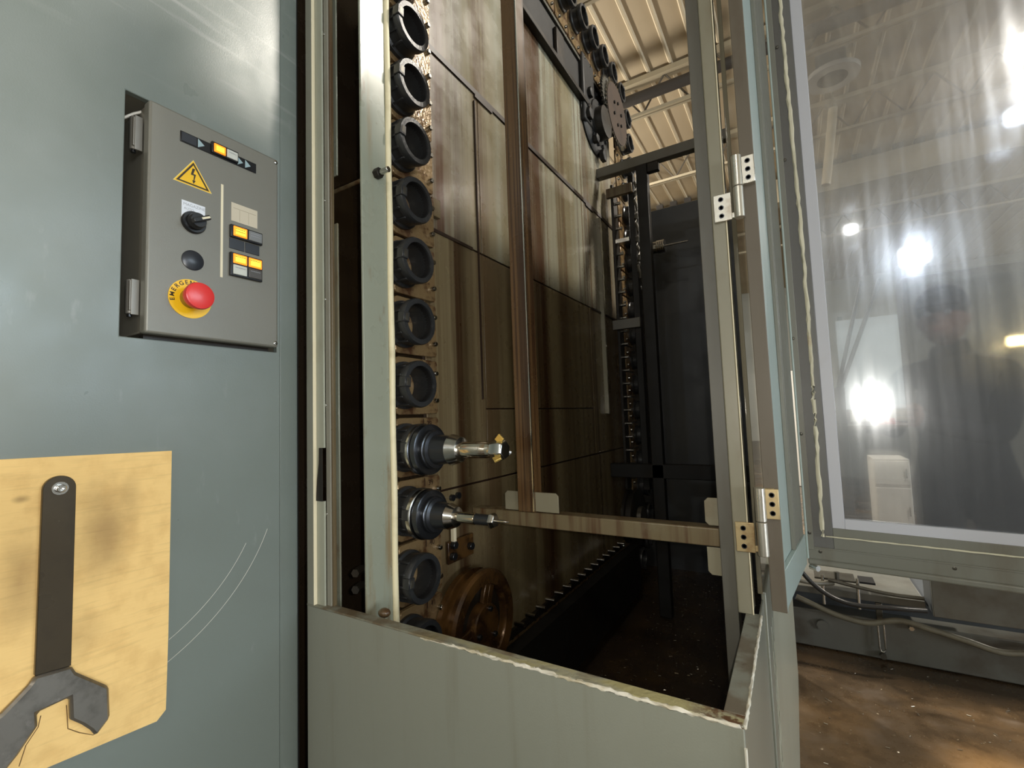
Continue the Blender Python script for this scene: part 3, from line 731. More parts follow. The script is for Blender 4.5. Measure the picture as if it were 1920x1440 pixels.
# emergency stop
es = B().lathe([(0, .030), (.0012, .030), (.0012, 0)], 48, Matrix.Translation((XF, .3475, 1.4975))).build('stop_disc', 'yellow', cbx)
b = B()
word = 'EMERGENCY'
for i, ch in enumerate(word):
    a = radians(191 - i*17.5)
    m = Matrix.Translation((XF+.0012, .3475, 1.4975)) @ Matrix.Rotation(a-pi/2, 4, 'X') @ Matrix.Translation((0, 0, .0222)) @ basis((0, 1, 0), (0, 0, 1))
    text_bm(b, ch, .0088, m, .0001, align='CENTER', bold=.0002)
b.build('lettering', 'ink', es, smooth=False)
B().lathe([(0, .015), (.010, .013), (.016, .013)], 28, Matrix.Translation((XF+.0012, .3475, 1.4975))).build('stop_collar', 'clear', cbx)
B().lathe([(.0, .013), (.003, .0185), (.013, .0205), (.0165, .0195), (.0178, .016), (.0178, 0)], 44, Matrix.Translation((XF+.015, .3475, 1.4975))).build('stop_button', 'red', cbx)

# ---- cardboard sheet and wrench
cardo = B().prism([(.05, .900), (.208, .898), (.320, .889), (.331, .899), (.3325, 1.0), (.333, 1.267), (.2, 1.270), (.05, 1.273)], .0035, WX(-.7998)).build('cardboard_sheet', 'card', smooth=False)
tag(cardo, 'tan corrugated cardboard sheet fixed flat on the machine panel behind the wrench', 'cardboard')
pl = [(.222, 1.004), (.234, .990), (.252, .966), (.258, .930), (.246, .915), (.232, .926), (.221, .937), (.219, .966)]
B().tube([(-.7960, p[0]+.004, p[1]-.004) for p in pl[3:]] , .0005, 4).tube([(-.7960, .200, .962), (-.7960, .198, .950), (-.7960, .188, .935), (-.7960, .183, .915)], .0005, 4).build('pencil_outline', 'card_dark', cardo)
wt = thing('hook_wrench', 'flat dark pin wrench hanging on the cardboard by its bolt', 'wrench', (-.795, .209, 1.23))
hp = [(.192, 1.013)] + [(.2085+.0155*cos(a), 1.2305+.0155*sin(a)) for a in [pi-k*pi/14 for k in range(15)]] + [(.2245, 1.010)]
B().prism(hp, .006, WX(-.7955)).build('handle', 'wrench', wt, bevel=.0006)
jaw = [(.192, 1.013), (.2245, 1.010), (.229, 1.000), (.262, .967), (.264, .927), (.250, .912), (.245, .922), (.236, .934), (.225, .946), (.2235, .973), (.1945, .9705), (.1955, .955), (.188, .944), (.180, .932),
       (.167, .917), (.150, .905), (.150, .975), (.166, .985), (.180, .998), (.187, 1.005)]
B().prism(jaw, .010, WX(-.7962)).build('jaw', 'wrench_jaw', wt, bevel=.0028, seg=1)
hk = thing('hanging_bolt', 'small steel bolt and washer holding the wrench on the cardboard', 'bolt', (-.79, .2085, 1.2305))
B().lathe([(0, .008), (.0012, .008), (.0012, .005), (.0, .005)], 24, Matrix.Translation((-.7892, .2085, 1.2305))).build('washer', 'steel', hk)
B().lathe([(0, .0048), (.006, .0048), (.0068, .0040), (.0068, .0022), (.003, .0022), (.003, 0)], 20, Matrix.Translation((-.789, .2085, 1.2305))).build('bolt_head', 'steel', hk)

# ================================================================== MAGAZINE ENCLOSURE
ZS = .965
enc = thing('magazine_enclosure', 'grey sheet metal enclosure of the tool magazine with its open front', 'machine enclosure', (-.43, .6, 0))
B().box(-.800, -.066, .560, .565, 0, ZS-.002).build('front_panel', 'grey_paint', enc, bevel=.0012)
B().prism([(-.800, .5592), (-.0655, .5592), (-.0655, .579), (-.798, .579)], .0035, Matrix.Translation((0, 0, ZS-.0025))).build('sill_edge', 'lip', enc, bevel=.001)
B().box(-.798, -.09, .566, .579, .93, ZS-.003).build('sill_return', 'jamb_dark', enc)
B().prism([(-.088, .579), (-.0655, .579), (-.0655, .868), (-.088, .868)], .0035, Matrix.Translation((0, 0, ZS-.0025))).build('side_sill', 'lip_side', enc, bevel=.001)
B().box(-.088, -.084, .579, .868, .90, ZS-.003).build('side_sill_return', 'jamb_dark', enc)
B().box(-.070, -.066, .565, .945, 0, ZS-.002).build('side_panel', 'side_paint', enc, bevel=.001)
B().box(-.070, -.062, .948, 2.72, 0, .975).build('side_panel', 'side_paint', enc, bevel=.002)
B().box(-.074, -.066, .935, 2.72, .975, 2.47).build('side_panel', 'gloss_side', enc, bevel=.001)
B().box(-.30, -.066, 2.70, 2.712, 0, 2.47).box(-1.25, -.30, 2.70, 2.712, 0, 2.47).build('rear_sheet', 'back', enc)
B().box(-1.25, -.066, .57, 2.70, .42, .43).build('floor_pan', 'liner', enc)
B().box(-1.12, -1.11, .62, 2.70, .43, 3.3).build('inner_liner', 'liner', enc)
B().box(-1.11, -.745, .985, .995, .43, 2.6).build('inner_liner', 'liner', enc)
for y_ in (1.03, 1.075):
    B().tube([(-.0617, y_+.004*sin(k*.9), .03+k*.045) for k in range(20)], .0007, 5).build('scratch', 'jamb_paint', enc)
# left jamb strips, each step its own face
B().box(-.800, -.7805, .560, .572, ZS, 2.9).build('jamb_strip', 'grey_paint', enc, bevel=.0012)
B().box(-.7800, -.7788, .5595, .572, ZS, 2.9).build('jamb_bead', 'cream', enc)
B().plate([-.7785, -.768, -.7575], [ZS, 1.155, 1.254, 2.9], {(1, 1)}, .004, basis((1, 0, 0), (0, 0, 1), (0, -1, 0), (0, .570, 0))).build('jamb_strip', 'jamb_paint', enc)
B().prism([(-.7780, 1.155), (-.7600, 1.155), (-.7600, 1.254), (-.7690, 1.254), (-.7700, 1.225), (-.7755, 1.19)], .0015, WY(.5655)).build('latch_slot', 'dark_metal', enc)
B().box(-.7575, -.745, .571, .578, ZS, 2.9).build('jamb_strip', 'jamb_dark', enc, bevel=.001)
B().box(-.745, -.7395, .573, .580, ZS, 2.9).build('jamb_edge', 'frame', enc, bevel=.001)
for z in (2.079, 1.734, 1.538, 1.334, 1.131):
    B().lathe([(0, .0028), (.0015, .0024), (.0015, 0)], 12, basis((0, -1, 0), (1, 0, 0), o=(-.7565, .571, z))).build('screw', 'steel', enc)
B().box(-.785, -.757, .600, .604, 1.80, 2.9).build('hanging_flange', 'guard', enc, bevel=.001)
B().box(-.785, -.757, .600, .604, ZS-.03, 1.70).build('hanging_flange', 'guard', enc, bevel=.001)
for z in (1.02, .99):
    B().cyl((-.725, .625, z), (-.715, .60, z), .008, n=6).build('bolt', 'dark_metal', enc)
for z in (ZS+.002,):
    B().sphere((-.640, .60, z-.004), .010, 12, (1.2, 1, .8)).build('weld_blob', 'frame', enc)
# header across the top of the opening (out of view)
B().box(-.80, -.066, .56, .60, 2.90, 2.96).build('header', 'grey_paint', enc)

def crust(pts, r0, rj, nm='sealant_crust'):
    b = B(); b.tube(pts, r0, 7)
    for v in b.bm.verts: v.co += Vector([random.uniform(-1, 1)*rj for _ in range(3)])
    return b.build(nm, 'crust', enc)
crust([(-.52+k*.0055, .5588+.0026*max(0, 1-k/24), ZS-.0005-.0022*max(0, 1-k/24)+.0006*sin(k*1.7)) for k in range(83)], .0021, .0011)
crust([(-.0650, .560+k*.0056, ZS) for k in range(55)], .0020, .0005, 'bright_edge')
crust([(-.0655, .5592, .02+k*.022) for k in range(43)], .0016, .0003, 'bright_edge')  # pale bead put in as the highlight of the corner edge

# hinge post of the opening
post = thing('corner_post', 'upright grey corner post carrying the door hinges', 'post', (-.096, .87, .43))
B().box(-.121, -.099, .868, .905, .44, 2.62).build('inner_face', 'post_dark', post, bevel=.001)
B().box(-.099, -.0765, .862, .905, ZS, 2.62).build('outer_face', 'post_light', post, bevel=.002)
B().cyl((-.0762, .862, ZS), (-.0762, .862, 2.62), .0010, n=8).build('bright_edge', 'cream', post)

# inner fixed frame
fr = thing('inner_frame', 'oil-stained square tube frame with a crossbar inside the opening', 'frame', (-.5, .89, 1.07))
B().box(-.640, -.121, .870, .905, 1.066, 1.097).build('crossbar', 'frame', fr, bevel=.002)
B().box(-.518, -.478, .868, .905, 1.097, 2.62).build('upright', 'frame_brown', fr, bevel=.002)
B().box(-.480, -.4775, .866, .869, 1.10, 2.62).build('bright_edge', 'steel', fr)  # thin steel strip put in as the upright's edge highlight
def gus(x0, x1, z0, z1, ch):
    c_ = .006
    pts = [(x0, z0), (x1, z0), (x1, z1), (x0, z1)]
    out = []
    for i, p in enumerate(pts):
        if i in ch:
            a = Vector(pts[i-1])-Vector(p); b_ = Vector(pts[(i+1) % 4])-Vector(p)
            out += [tuple(Vector(p)+a.normalized()*c_), tuple(Vector(p)+b_.normalized()*c_)]
        else: out.append(p)
    return B().prism(out, .003, WY(.876)).build('gusset_plate', 'gusset', fr, bevel=.0006)
gus(-.143, -.118, 1.101, 1.148, (3, 0)); gus(-.143, -.118, 1.017, 1.064, (0,)); gus(-.478, -.424, 1.099, 1.139, (2,)); gus(-.553, -.518, 1.099, 1.139, (3,))

# guard strip left of the chain, with its cream seal and long bolt
gd = thing('guard_strip', 'grey oil-stained upright guard strip with a cream seal along its right edge', 'guard strip', (-.676, .62, .9))
B().box(-.680, -.675, .592, .655, .90, 2.75).build('guard_plate', 'guard', gd, bevel=.001)
pth = [(-.6745+.0008*sin(z*23), .6615, z) for z in [.90+k*.0185 for k in range(101)]]
B().tube(pth, .0066, 10).build('edge_seal', 'seal', gd)
lb = thing('long_bolt', 'long threaded bolt with a dark nut passing through the guard strip', 'bolt', (-.67, .6225, 1.79))
B().cyl((-.80, .628, 1.788), (-.645, .628, 1.788), .0042, n=12).build('shank', 'frame', lb)
B().cyl((-.675, .628, 1.788), (-.662, .628, 1.788), .0105, n=6).build('nut', 'dark_metal', lb, bevel=.001)
B().cyl((-.662, .628, 1.788), (-.640, .628, 1.788), .0056, n=14).build('bolt_end', 'steel', lb, bevel=.001)

# ================================================================== STREAKED PARTITION WALL
pw = thing('partition_wall', 'oil-streaked grey partition sheet wall behind the tool chain', 'partition', (-.722, 1.5, .5))
XW = -.720
def sheet(y0, y1, z0, z1, x=XW): return B().box(x-.004, x, y0, y1, z0, z1).build('wall_sheet', 'stain' if z0 > 1.7 else 'stain_shaded', pw, bevel=.0008)
sheet(.815, 2.24, 2.237, 2.69, XW+.003)
sheet(.815, 1.055, 1.762, 2.222); sheet(1.058, 1.880, 1.762, 2.222); sheet(1.883, 2.24, 1.762, 2.222)
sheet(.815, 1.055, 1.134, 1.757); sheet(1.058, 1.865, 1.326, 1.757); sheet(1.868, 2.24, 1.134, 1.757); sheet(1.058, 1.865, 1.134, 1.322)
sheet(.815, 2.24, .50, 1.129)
B().box(XW-.012, XW-.005, .815, 2.24, .50, 2.69).build('joint_backing', 'joint', pw)
B().box(XW-.002, XW+.0045, .815, 2.24, 2.222, 2.237).build('joint_strip', 'joint', pw)
for y in (1.04, 1.87): B().box(XW+.0005, XW+.005, y, y+.09, 2.213, 2.224).build('joint_clip', 'joint', pw)
B().box(XW, XW+.004, .815, 1.01, 1.756, 1.764).build('joint_strip', 'joint', pw)
B().box(XW, XW+.004, 1.88, 2.24, 1.754, 1.762).build('joint_strip', 'joint', pw)
B().box(XW+.0005, XW+.006, 1.035, 1.037, 1.35, 2.20).build('drip_line', 'joint', pw)
B().box(XW, XW+.018, 2.00, 2.012, 1.3, 2.2).build('stiffener', 'stain', pw)
# upper side post tab beside the chain
t = B().box(XW, XW+.012, .835, .865, 1.79, 1.835).build('latch_tab', 'frame', bevel=.001)
tag(t, 'small brown tab on the streaked wall right of the tool chain', 'tab')

# ================================================================== TOOL CHAIN
YF, YR, ZB, ZT, RC = .93, 2.20, .81, 2.79, .21
XP = -.70
L1 = ZT-ZB; L2 = YR-YF; La = RC*pi/2
TOTAL = 2*L1+2*L2+4*La
NP = 60; PITCH = TOTAL/NP
def chain(s):
    """returns Y, Z, phi, segment; s=0 at the bottom of the front run, going up"""
    s %= TOTAL
    if s < L1: return YF-RC, ZB+s, 0.0, 'front'
    s -= L1
    if s < La: a = s/RC; return YF-RC*cos(a), ZT+RC*sin(a), -a, 'arc'
    s -= La
    if s < L2: return YF+s, ZT+RC, -pi/2, 'top'
    s -= L2
    if s < La: a = s/RC; return YR+RC*sin(a), ZT+RC*cos(a), -pi/2-a, 'arc'
    s -= La
    if s < L1: return YR+RC, ZT-s, -pi, 'rear'
    s -= L1
    if s < La: a = s/RC; return YR+RC*cos(a), ZB-RC*sin(a), -pi-a, 'arc'
    s -= La
    if s < L2: return YR-s, ZB-RC, -1.5*pi, 'bottom'
    s -= L2
    a = s/RC; return YF-RC*sin(a), ZB-RC*cos(a), -1.5*pi-a, 'arc'

def plate_poly(wd_in):
    h = .0615; r = .008
    pts = [(-.020, -h+r), (-.020+r*.3, -h+r*.3), (-.020+r, -h), (.045, -h), (.108, -wd_in), (.112, -wd_in+.005), (.112, wd_in-.005), (.108, wd_in), (.045, h), (-.020+r, h), (-.020+r*.3, h-r*.3), (-.020, h-r)]
    return pts
def make_pot(wd_in):
    t = thing('tool_pot', '', 'tool pot', (0, 0, 0), 'black tool pots of the magazine chain', local=True)
    B().prism(plate_poly(wd_in), .010, WX(-.012)).build('link_plate', 'plate', t, bevel=.0012, seg=1)
    # the pot sleeve, open bore
    B().lathe([(-.022, .030), (-.022, .0485), (-.004, .0505), (.006, .0505), (.010, .0455), (.030, .0445), (.033, .048), (.046, .049), (.050, .047), (.050, .0375), (.044, .0365), (-.015, .031), (-.015, 0)], 40, close=False).build('sleeve', 'black', t)
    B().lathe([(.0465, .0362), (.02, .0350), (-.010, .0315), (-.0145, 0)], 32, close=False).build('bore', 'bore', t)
    b = B()
    for a in (130, 158, 186, 214, 242):
        m = Matrix.Rotation(radians(a), 4, 'X')
        b.box(.004, .036, .040, .0495, -.0022, .0022, m)
    b.build('rib_set', 'black', t, bevel=.0006, seg=1)
    m = Matrix.Rotation(radians(176), 4, 'X')
    k = B().box(.036, .053, .034, .0505, -.0105, .0105, m).build('drive_key', 'black', t, bevel=.001, seg=1)
    B().box(.0528, .0536, .0375, .0465, -.0075, .0075, m).build('key_insert', 'rail', k, bevel=.0005, seg=1)
    return t
def make_rollers(t, wd):
    o = []
    for z in (-.031, .031):
        zz = z if wd > .04 else z*.6
        o.append(B().lathe([(-.002, .006), (.006, .006), (.008, .0045), (.008, 0)], 14, Matrix.Translation((0, .100, zz))).build('roller_pin', 'steel', t))
    return o
potA = make_pot(.0605); make_rollers(potA, .06)
potB = make_pot(.030); make_rollers(potB, .03)
# pot 40 sits at z=.983 on the front run, numbers fall going up
s40 = .983-ZB
places = []
for i in range(NP):
    num = (40-i-1) % 60+1
    s = s40+i*PITCH
    places.append((num, *chain(s)))
usedA = usedB = False
cnt = {}
for num, y, z, phi, segm in places:
    src = potB if segm == 'arc' else potA
    if segm == 'arc' and not usedB: t = potB; usedB = True
    elif segm != 'arc' and not usedA: t = potA; usedA = True
    else: t = copy_tree(src)
    t.location = (XP, y, z); t.rotation_euler = (phi, 0, 0)
    cnt[segm] = cnt.get(segm, 0)+1
    places[places.index((num, y, z, phi, segm))] = (num, y, z, phi, segm, t)
ordn = ['first', 'second', 'third', 'fourth', 'fifth', 'sixth', 'seventh', 'eighth', 'ninth', 'tenth', 'eleventh', 'twelfth', 'thirteenth', 'fourteenth', 'fifteenth', 'sixteenth', 'seventeenth', 'eighteenth', 'nineteenth', 'twentieth']
seq = {}
for (num, y, z, phi, segm, t) in places:
    if segm == 'front' and z > 1.18:
        if num == 38: t['label'] = 'black tool pot holding the thick indexable milling cutter, plate 38'
        else: t['label'] = 'empty black tool pot on the front chain run, %s above the milling cutter' % ordn[38-num-1]
    elif num == 39: t['label'] = 'black tool pot holding the slim collet chuck with a small bit, plate 39'
    elif num == 40: t['label'] = 'empty black tool pot just below the slim chuck, plate 40'
    elif num == 41: t['label'] = 'black tool pot half hidden by the sill beside the rusty wheel'
    else:
        key = segm if segm != 'arc' else ('arc_lowfront' if y < 1.2 and z < 1.2 else 'arc_topfront' if y < 1.2 else 'arc_toprear' if z > 2 else 'arc_lowrear')
        seq[key] = seq.get(key, 0)+1
        where = {'front': 'at the hidden foot of the front chain run', 'top': 'on the top chain run, counted from the front', 'rear': 'on the dark rear chain run, counted down from the sprocket',
                 'bottom': 'on the dark bottom chain run, counted from the rear', 'arc_lowfront': 'curving around the rusty wheel below the sill', 'arc_topfront': 'curving over the top front corner of the chain',
                 'arc_toprear': 'curving around the toothed sprocket', 'arc_lowrear': 'curving around the rear bottom wheel'}[key]
        t['label'] = '%s empty black tool pot %s' % (ordn[seq[key]-1], where)
# stamped plate numbers on the front run
for (num, y, z, phi, segm, t) in places:
    if segm == 'front' and z < 2.4:
        b = B(); text_bm(b, str(num), .017, basis((0, 1, 0), (0, 0, 1), o=(-.0018, .072, .0415)), .0002)
        b.box(-.0019, -.0013, .060, .0616, .042, .0595)
        b.build('plate_number', 'joint', t, smooth=False)

# tool holders in the pots
def holder(name, label, z, y=.72, x0=-.655):
    return thing(name, label, 'tool holder', (x0, y, z), 'tool holders in the magazine', local=True)
t = holder('milling_tool', 'tool holder with a thick shank and gold-tipped indexable milling head', 1.240)
B().lathe([(-.010, .034), (.0, .0505), (.010, .0515), (.0125, .047), (.0145, .047), (.017, .0515), (.0265, .0505), (.028, .046), (.028, .0395), (.036, .0395), (.038, .036), (.038, 0)], 48).build('flange', 'dark_steel', t)
B().lathe([(.0095, .0512), (.0100, .0522), (.0045, .0520), (.004, .0508)], 48, close=False).build('bright_flange_rim', 'steel', t)
B().lathe([(.036, .0370), (.042, .0370), (.044, .0300), (.078, .0270), (.080, .0270)], 40).build('body', 'gun', t)
B().lathe([(.078, .0265), (.082, .0300), (.104, .0240), (.106, .0165)], 40).build('collar', 'steel', t)
B().lathe([(.104, .0155), (.162, .0155), (.163, .0148), (.175, .0148)], 32).build('shank', 'chrome', t)
hd = B().lathe([(.172, .0150), (.178, .0185), (.196, .0200), (.203, .0175), (.204, 0)], 6, a0=.3).build('cutter_head', 'steel', t, bevel=.0015)
for k, a in enumerate((95, 215, 335)):
    m = Matrix.Rotation(radians(a), 4, 'X') @ Matrix.Translation((.194, .0205, .003)) @ Matrix.Rotation(radians(45), 4, 'Z')
    B().box(-.0068, .0068, -.0068, .0068, -.002, .002, m).build('carbide_insert', 'gold' if k < 2 else 'white', hd, bevel=.0005)
t2 = holder('drill_chuck', 'slim tool holder with collet nut and a tiny silver bit', 1.111)
B().lathe([(-.010, .034), (.0, .0480), (.004, .0490), (.0125, .0440), (.0150, .0440), (.0175, .0490), (.0265, .0480), (.028, .044), (.028, .036), (.034, .036), (.036, .033), (.036, 0)], 48).build('flange', 'dark_steel', t2)
B().lathe([(.0, .0485), (.001, .0505), (.010, .0505), (.011, .0485)], 48, close=False).build('bright_flange_rim', 'steel', t2)
B().lathe([(.034, .0330), (.039, .0330), (.042, .0270), (.070, .0240), (.071, 0)], 40).build('body', 'gun', t2)
B().lathe([(.070, .0235), (.072, .0250), (.088, .0190), (.090, .0110)], 40).build('collar', 'steel', t2)
B().lathe([(.088, .0108), (.132, .0108), (.133, .0100)], 28).build('shank', 'chrome', t2)
B().lathe([(.132, .0100), (.167, .0100), (.168, .008)], 28).build('black_sleeve', 'gun', t2)
B().lathe([(.166, .0140), (.171, .0150), (.177, .0120), (.178, 0)], 6).build('collet_nut', 'steel', t2, bevel=.0008)
B().lathe([(.176, .0032), (.196, .0028), (.197, .0018), (.205, .0008), (.205, 0)], 12).build('bit', 'steel', t2)
t3 = holder('rear_drill_holder', 'distant silver collet holder with a long thin drill on the rear chain run', 2.148, 2.41)
B().lathe([(-.010, .034), (0, .048), (.025, .048), (.026, .03), (.05, .03)], 32).build('flange', 'dark_steel', t3)
B().lathe([(.05, .030), (.11, .030), (.112, .033), (.150, .033), (.152, .020), (.155, 0)], 32).build('collet_body', 'steel', t3)
for k in range(4): B().lathe([(.112+k*.010, .0335), (.114+k*.010, .0345), (.116+k*.010, .0335)], 28, close=False).build('groove_ring', 'steel', t3)
B().lathe([(.150, .0045), (.262, .0035), (.264, 0)], 10).build('drill', 'steel', t3)

# front bottom idler wheel
iw = thing('idler_wheel', 'rusty brown idler wheel at the bottom of the front chain run', 'wheel', (-.66, .921, .814), local=True)
B().lathe([(.012, .092), (.014, .120), (.008, .1265), (-.002, .1265), (-.006, .112), (-.022, .112), (-.027, .1235), (-.040, .1235), (-.044, .10), (-.044, .02)], 64, close=False).build('rim', 'rust', iw)
B().lathe([(.012, .092), (.004, .088), (-.006, .088)], 64, close=False).build('rim_lip', 'rust', iw)
B().lathe([(-.010, .10), (-.006, .10), (-.006, 0)], 48).build('web_disc', 'dark_metal', iw)
B().lathe([(-.006, .052), (.014, .050), (.017, .047), (.017, 0)], 48).build('hub_cover', 'rust', iw)
for k, a in enumerate((70, 190, 310)):
    m = Matrix.Rotation(radians(a), 4, 'X')
    sp = B().box(-.006, .007, .045, .094, -.019, .019, m).build('spoke', 'rust', iw, bevel=.003)
    B().box(.007, .009, .05, .090, -.004, .004, m).build('spoke_ridge', 'rust', sp, bevel=.001)
    m2 = Matrix.Rotation(radians(a+5), 4, 'X')
    B().lathe([(0, .0062), (.006, .0062), (.007, .005), (.007, .0025), (.003, .0025), (.003, 0)], 16, m2 @ Matrix.Translation((.017, .038, 0))).build('hub_bolt', 'dark_steel', iw)
B().cyl((-.055, 0, 0), (-.04, 0, 0), .03, n=24).build('axle', 'dark_metal', iw)
# bracket above it
t = thing('tension_bracket', 'small oily bracket with hex bolts above the rusty wheel', 'bracket', (-.712, .9, .98))
B().box(-.7155, -.709, .865, .965, .960, 1.012).build('bracket_plate', 'rust', t, bevel=.002)
B().box(-.712, -.702, .878, .888, 1.01, 1.075).build('upright_pin', 'cream', t, bevel=.001)
for y, z in ((.876, .978), (.880, 1.003), (.945, .985)):
    B().cyl((-.709, y, z), (-.697, y, z), .0095, n=6).build('hex_bolt', 'dark_steel', t, bevel=.0008)
t = thing('wall_bolts', 'pair of small dark bolts on the streaked wall above the slim chuck', 'bolt', (XW, .9, 1.1))
for y, z in ((.893, 1.110), (.916, 1.112)):
    B().cyl((XW, y, z), (XW+.008, y, z), .008, n=12).build('bolt_head', 'dark_steel', t)

# upper front wheel (out of view), lower rear wheel, toothed sprocket
for (y, z, lb) in ((YF, ZT, 'idler wheel at the top front corner of the chain, above the frame'), (YR, ZB, 'dark rear idler wheel at the bottom back of the magazine')):
    q = thing('idler_wheel', lb, 'wheel', (-.66, y, z), 'idler wheels of the chain', local=True)
    B().lathe([(.012, .03), (.012, .118), (.006, .1265), (-.004, .1265), (-.008, .112), (-.022, .112), (-.027, .1235), (-.040, .1235), (-.044, .02)], 48).build('rim', 'dark_metal', q)
    B().lathe([(.012, .05), (.03, .048), (.03, 0)], 32).build('hub_cover', 'rail', q)
sp = thing('toothed_sprocket', 'brown toothed sprocket disc at the top rear corner of the chain', 'sprocket', (-.66, YR, ZT), local=True)
N = 40; pts = []
for k in range(N):
    a = tau*k/N
    pts += [(.148*cos(a), .148*sin(a)), (.149*cos(a+.03), .149*sin(a+.03)), (.170*cos(a+.07), .170*sin(a+.07)), (.150*cos(a+.10), .150*sin(a+.10))]
B().prism([(p[0], p[1]) for p in pts], .006, WX(0)).build('toothed_rim', 'steel', sp, smooth=False)
B().lathe([(.0, .146), (.008, .146), (.008, 0)], 64).build('disc_face', 'disc', sp)
for k in range(6):
    a = k*tau/6+.4
    B().cyl((.008, .06*cos(a), .06*sin(a)), (.014, .06*cos(a), .06*sin(a)), .008, n=8).build('disc_bolt', 'dark_steel', sp)
B().lathe([(-.05, .02), (-.05, .09), (0, .09)], 32).build('hub', 'dark_metal', sp)
t = thing('drive_gearbox', 'dark oily drive housing just left of the toothed sprocket', 'gearbox', (-.70, 2.05, 2.5))
B().lathe([(-.06, .05), (-.06, .15), (-.02, .165), (-.01, .165), (.0, .15), (.0, .09), (.012, .085), (.012, 0)], 40, Matrix.Translation((-.700, 2.02, 2.68))).build('housing', 'dark', t)
B().lathe([(0, .05), (.0, .075), (.045, .072), (.048, .05), (.048, 0)], 28, Matrix.Translation((-.70, 2.03, 2.66))).build('drive_drum', 'dark_metal', t)
for q_ in ((1.90, 2.64, .028), (1.92, 2.75, .024), (2.06, 2.52, .03), (1.97, 2.56, .022)):
    B().lathe([(0, q_[2]), (.02, q_[2]), (.024, q_[2]*.6), (.024, 0)], 6, Matrix.Translation((-.70, q_[0], q_[1]))).build('fitting', 'dark', t, bevel=.002)
for k in range(12):
    a = k*tau/12
    B().cyl((-.70, 2.02+.12*cos(a), 2.68+.12*sin(a)), (-.69, 2.02+.12*cos(a), 2.68+.12*sin(a)), .009, n=6).build('housing_bolt', 'dark_steel', t)
N = 30; pts = []
for k in range(N):
    a = tau*k/N; pts += [(.083*cos(a), .083*sin(a)), (.096*cos(a+.08), .096*sin(a+.08)), (.083*cos(a+.14), .083*sin(a+.14))]
B().prism(pts, .010, WX(-.672) @ Matrix.Translation((2.10, 2.83, 0))).build('pinion', 'rail', t, smooth=False)
B().box(-.735, -.695, 1.86, 2.0, 2.60, 2.92).build('mount_block', 'dark', t, bevel=.01)

# upper beam carrying the top run
t = thing('upper_chain_beam', 'dark diagonal-looking upper beam under the top chain run', 'beam', (-.75, 1.5, 2.67))
B().box(-.80, -.716, .93, 2.24, 2.69, 2.90).build('beam_body', 'dark', t, bevel=.006)
B().box(-.716, -.706, .93, 2.20, 2.870, 2.885).build('beam_edge', 'rail', t, bevel=.002)
B().box(-.716, -.690, .93, 2.10, 2.68, 2.70).build('lower_flange', 'dark_metal', t, bevel=.002)
for y in (1.25, 1.6, 1.9): B().box(-.716, -.700, y, y+.07, 2.71, 2.84).build('beam_cleat', 'dark_metal', t, bevel=.004)

# rear support frame and guide rails
t = thing('rear_support_frame', 'dark square tube frame in front of the rear chain run', 'frame', (-.5, 2.05, .43))
B().box(-.72, -.28, 2.03, 2.07, 2.405, 2.450).box(-.28, -.076, 2.03, 2.07, 2.405, 2.450).build('top_tube', 'post_dark', t, bevel=.003)
B().box(-.535, -.485, 2.03, 2.07, .44, 2.405).build('upright_tube', 'dark', t, bevel=.003)
B().box(-.72, -.076, 2.03, 2.07, 1.015, 1.075).build('lower_tube', 'dark', t, bevel=.003)
B().box(-.485, -.435, 2.035, 2.065, 2.365, 2.405).build('stop_block', 'dark_metal', t, bevel=.003)
gr = thing('rear_guide_rail', 'dark vertical guide rail beside the rear chain run', 'guide rail', (-.65, 2.15, .6))
B().box(-.685, -.672, 2.12, 2.18, .95, 2.40).build('rail_bar', 'dark_metal', gr, bevel=.002)
B().box(-.60, -.572, 2.12, 2.16, .95, 2.42).build('rail_bar', 'dark', gr, bevel=.002)
B().box(-.70, -.57, 2.10, 2.12, 1.69, 1.735).build('rail_bridge', 'post_dark', gr, bevel=.002)
B().box(-.70, -.575, 2.10, 2.12, 2.33, 2.375).build('rail_bridge', 'frame', gr, bevel=.002)
b0 = None
for k in range(22):
    z = 1.0+k*.0625
    if b0 is None: b0 = B().cyl((-.672, 2.15, z), (-.645, 2.15, z), .0075, n=10).build('chain_roller', 'steel', gr)
    else: c = b0.copy(); C.objects.link(c); c.location = b0.location + Vector((0, 0, k*.0625))
B().tube([(-.565+.006*sin(k*1.3), 2.12, 2.38-k*.022) for k in range(22)], .007, 8).build('cable_run', 'rail', gr)
B().box(-.665, -.60, 2.10, 2.14, 2.10, 2.118).build('stop_bar', 'steel', gr)
bg = thing('bottom_guide_rail', 'dark bottom guide rail with glinting rollers near the enclosure floor', 'guide rail', (-.68, 1.6, .6))
B().box(-.700, -.690, 1.08, 2.05, .70, .72).build('rail_bar', 'dark_metal', bg)
b0 = None
for k in range(15):
    y = 1.12+k*.0625
    if b0 is None: b0 = B().cyl((-.690, y, .735), (-.660, y, .735), .0065, n=10).build('chain_roller', 'steel', bg)
    else: c = b0.copy(); C.objects.link(c); c.location = b0.location + Vector((0, k*.0625, 0))
q = B().box(-.640, -.635, 1.03, 2.12, .50, .700).box(-.675, -.635, 1.03, 2.12, .700, .704).build('shade_sheet', 'dark')  # dark sheet added to stand in for the shade over the bottom run
tag(q, 'long dark sheet put in as shade over the bottom chain run', 'guard')
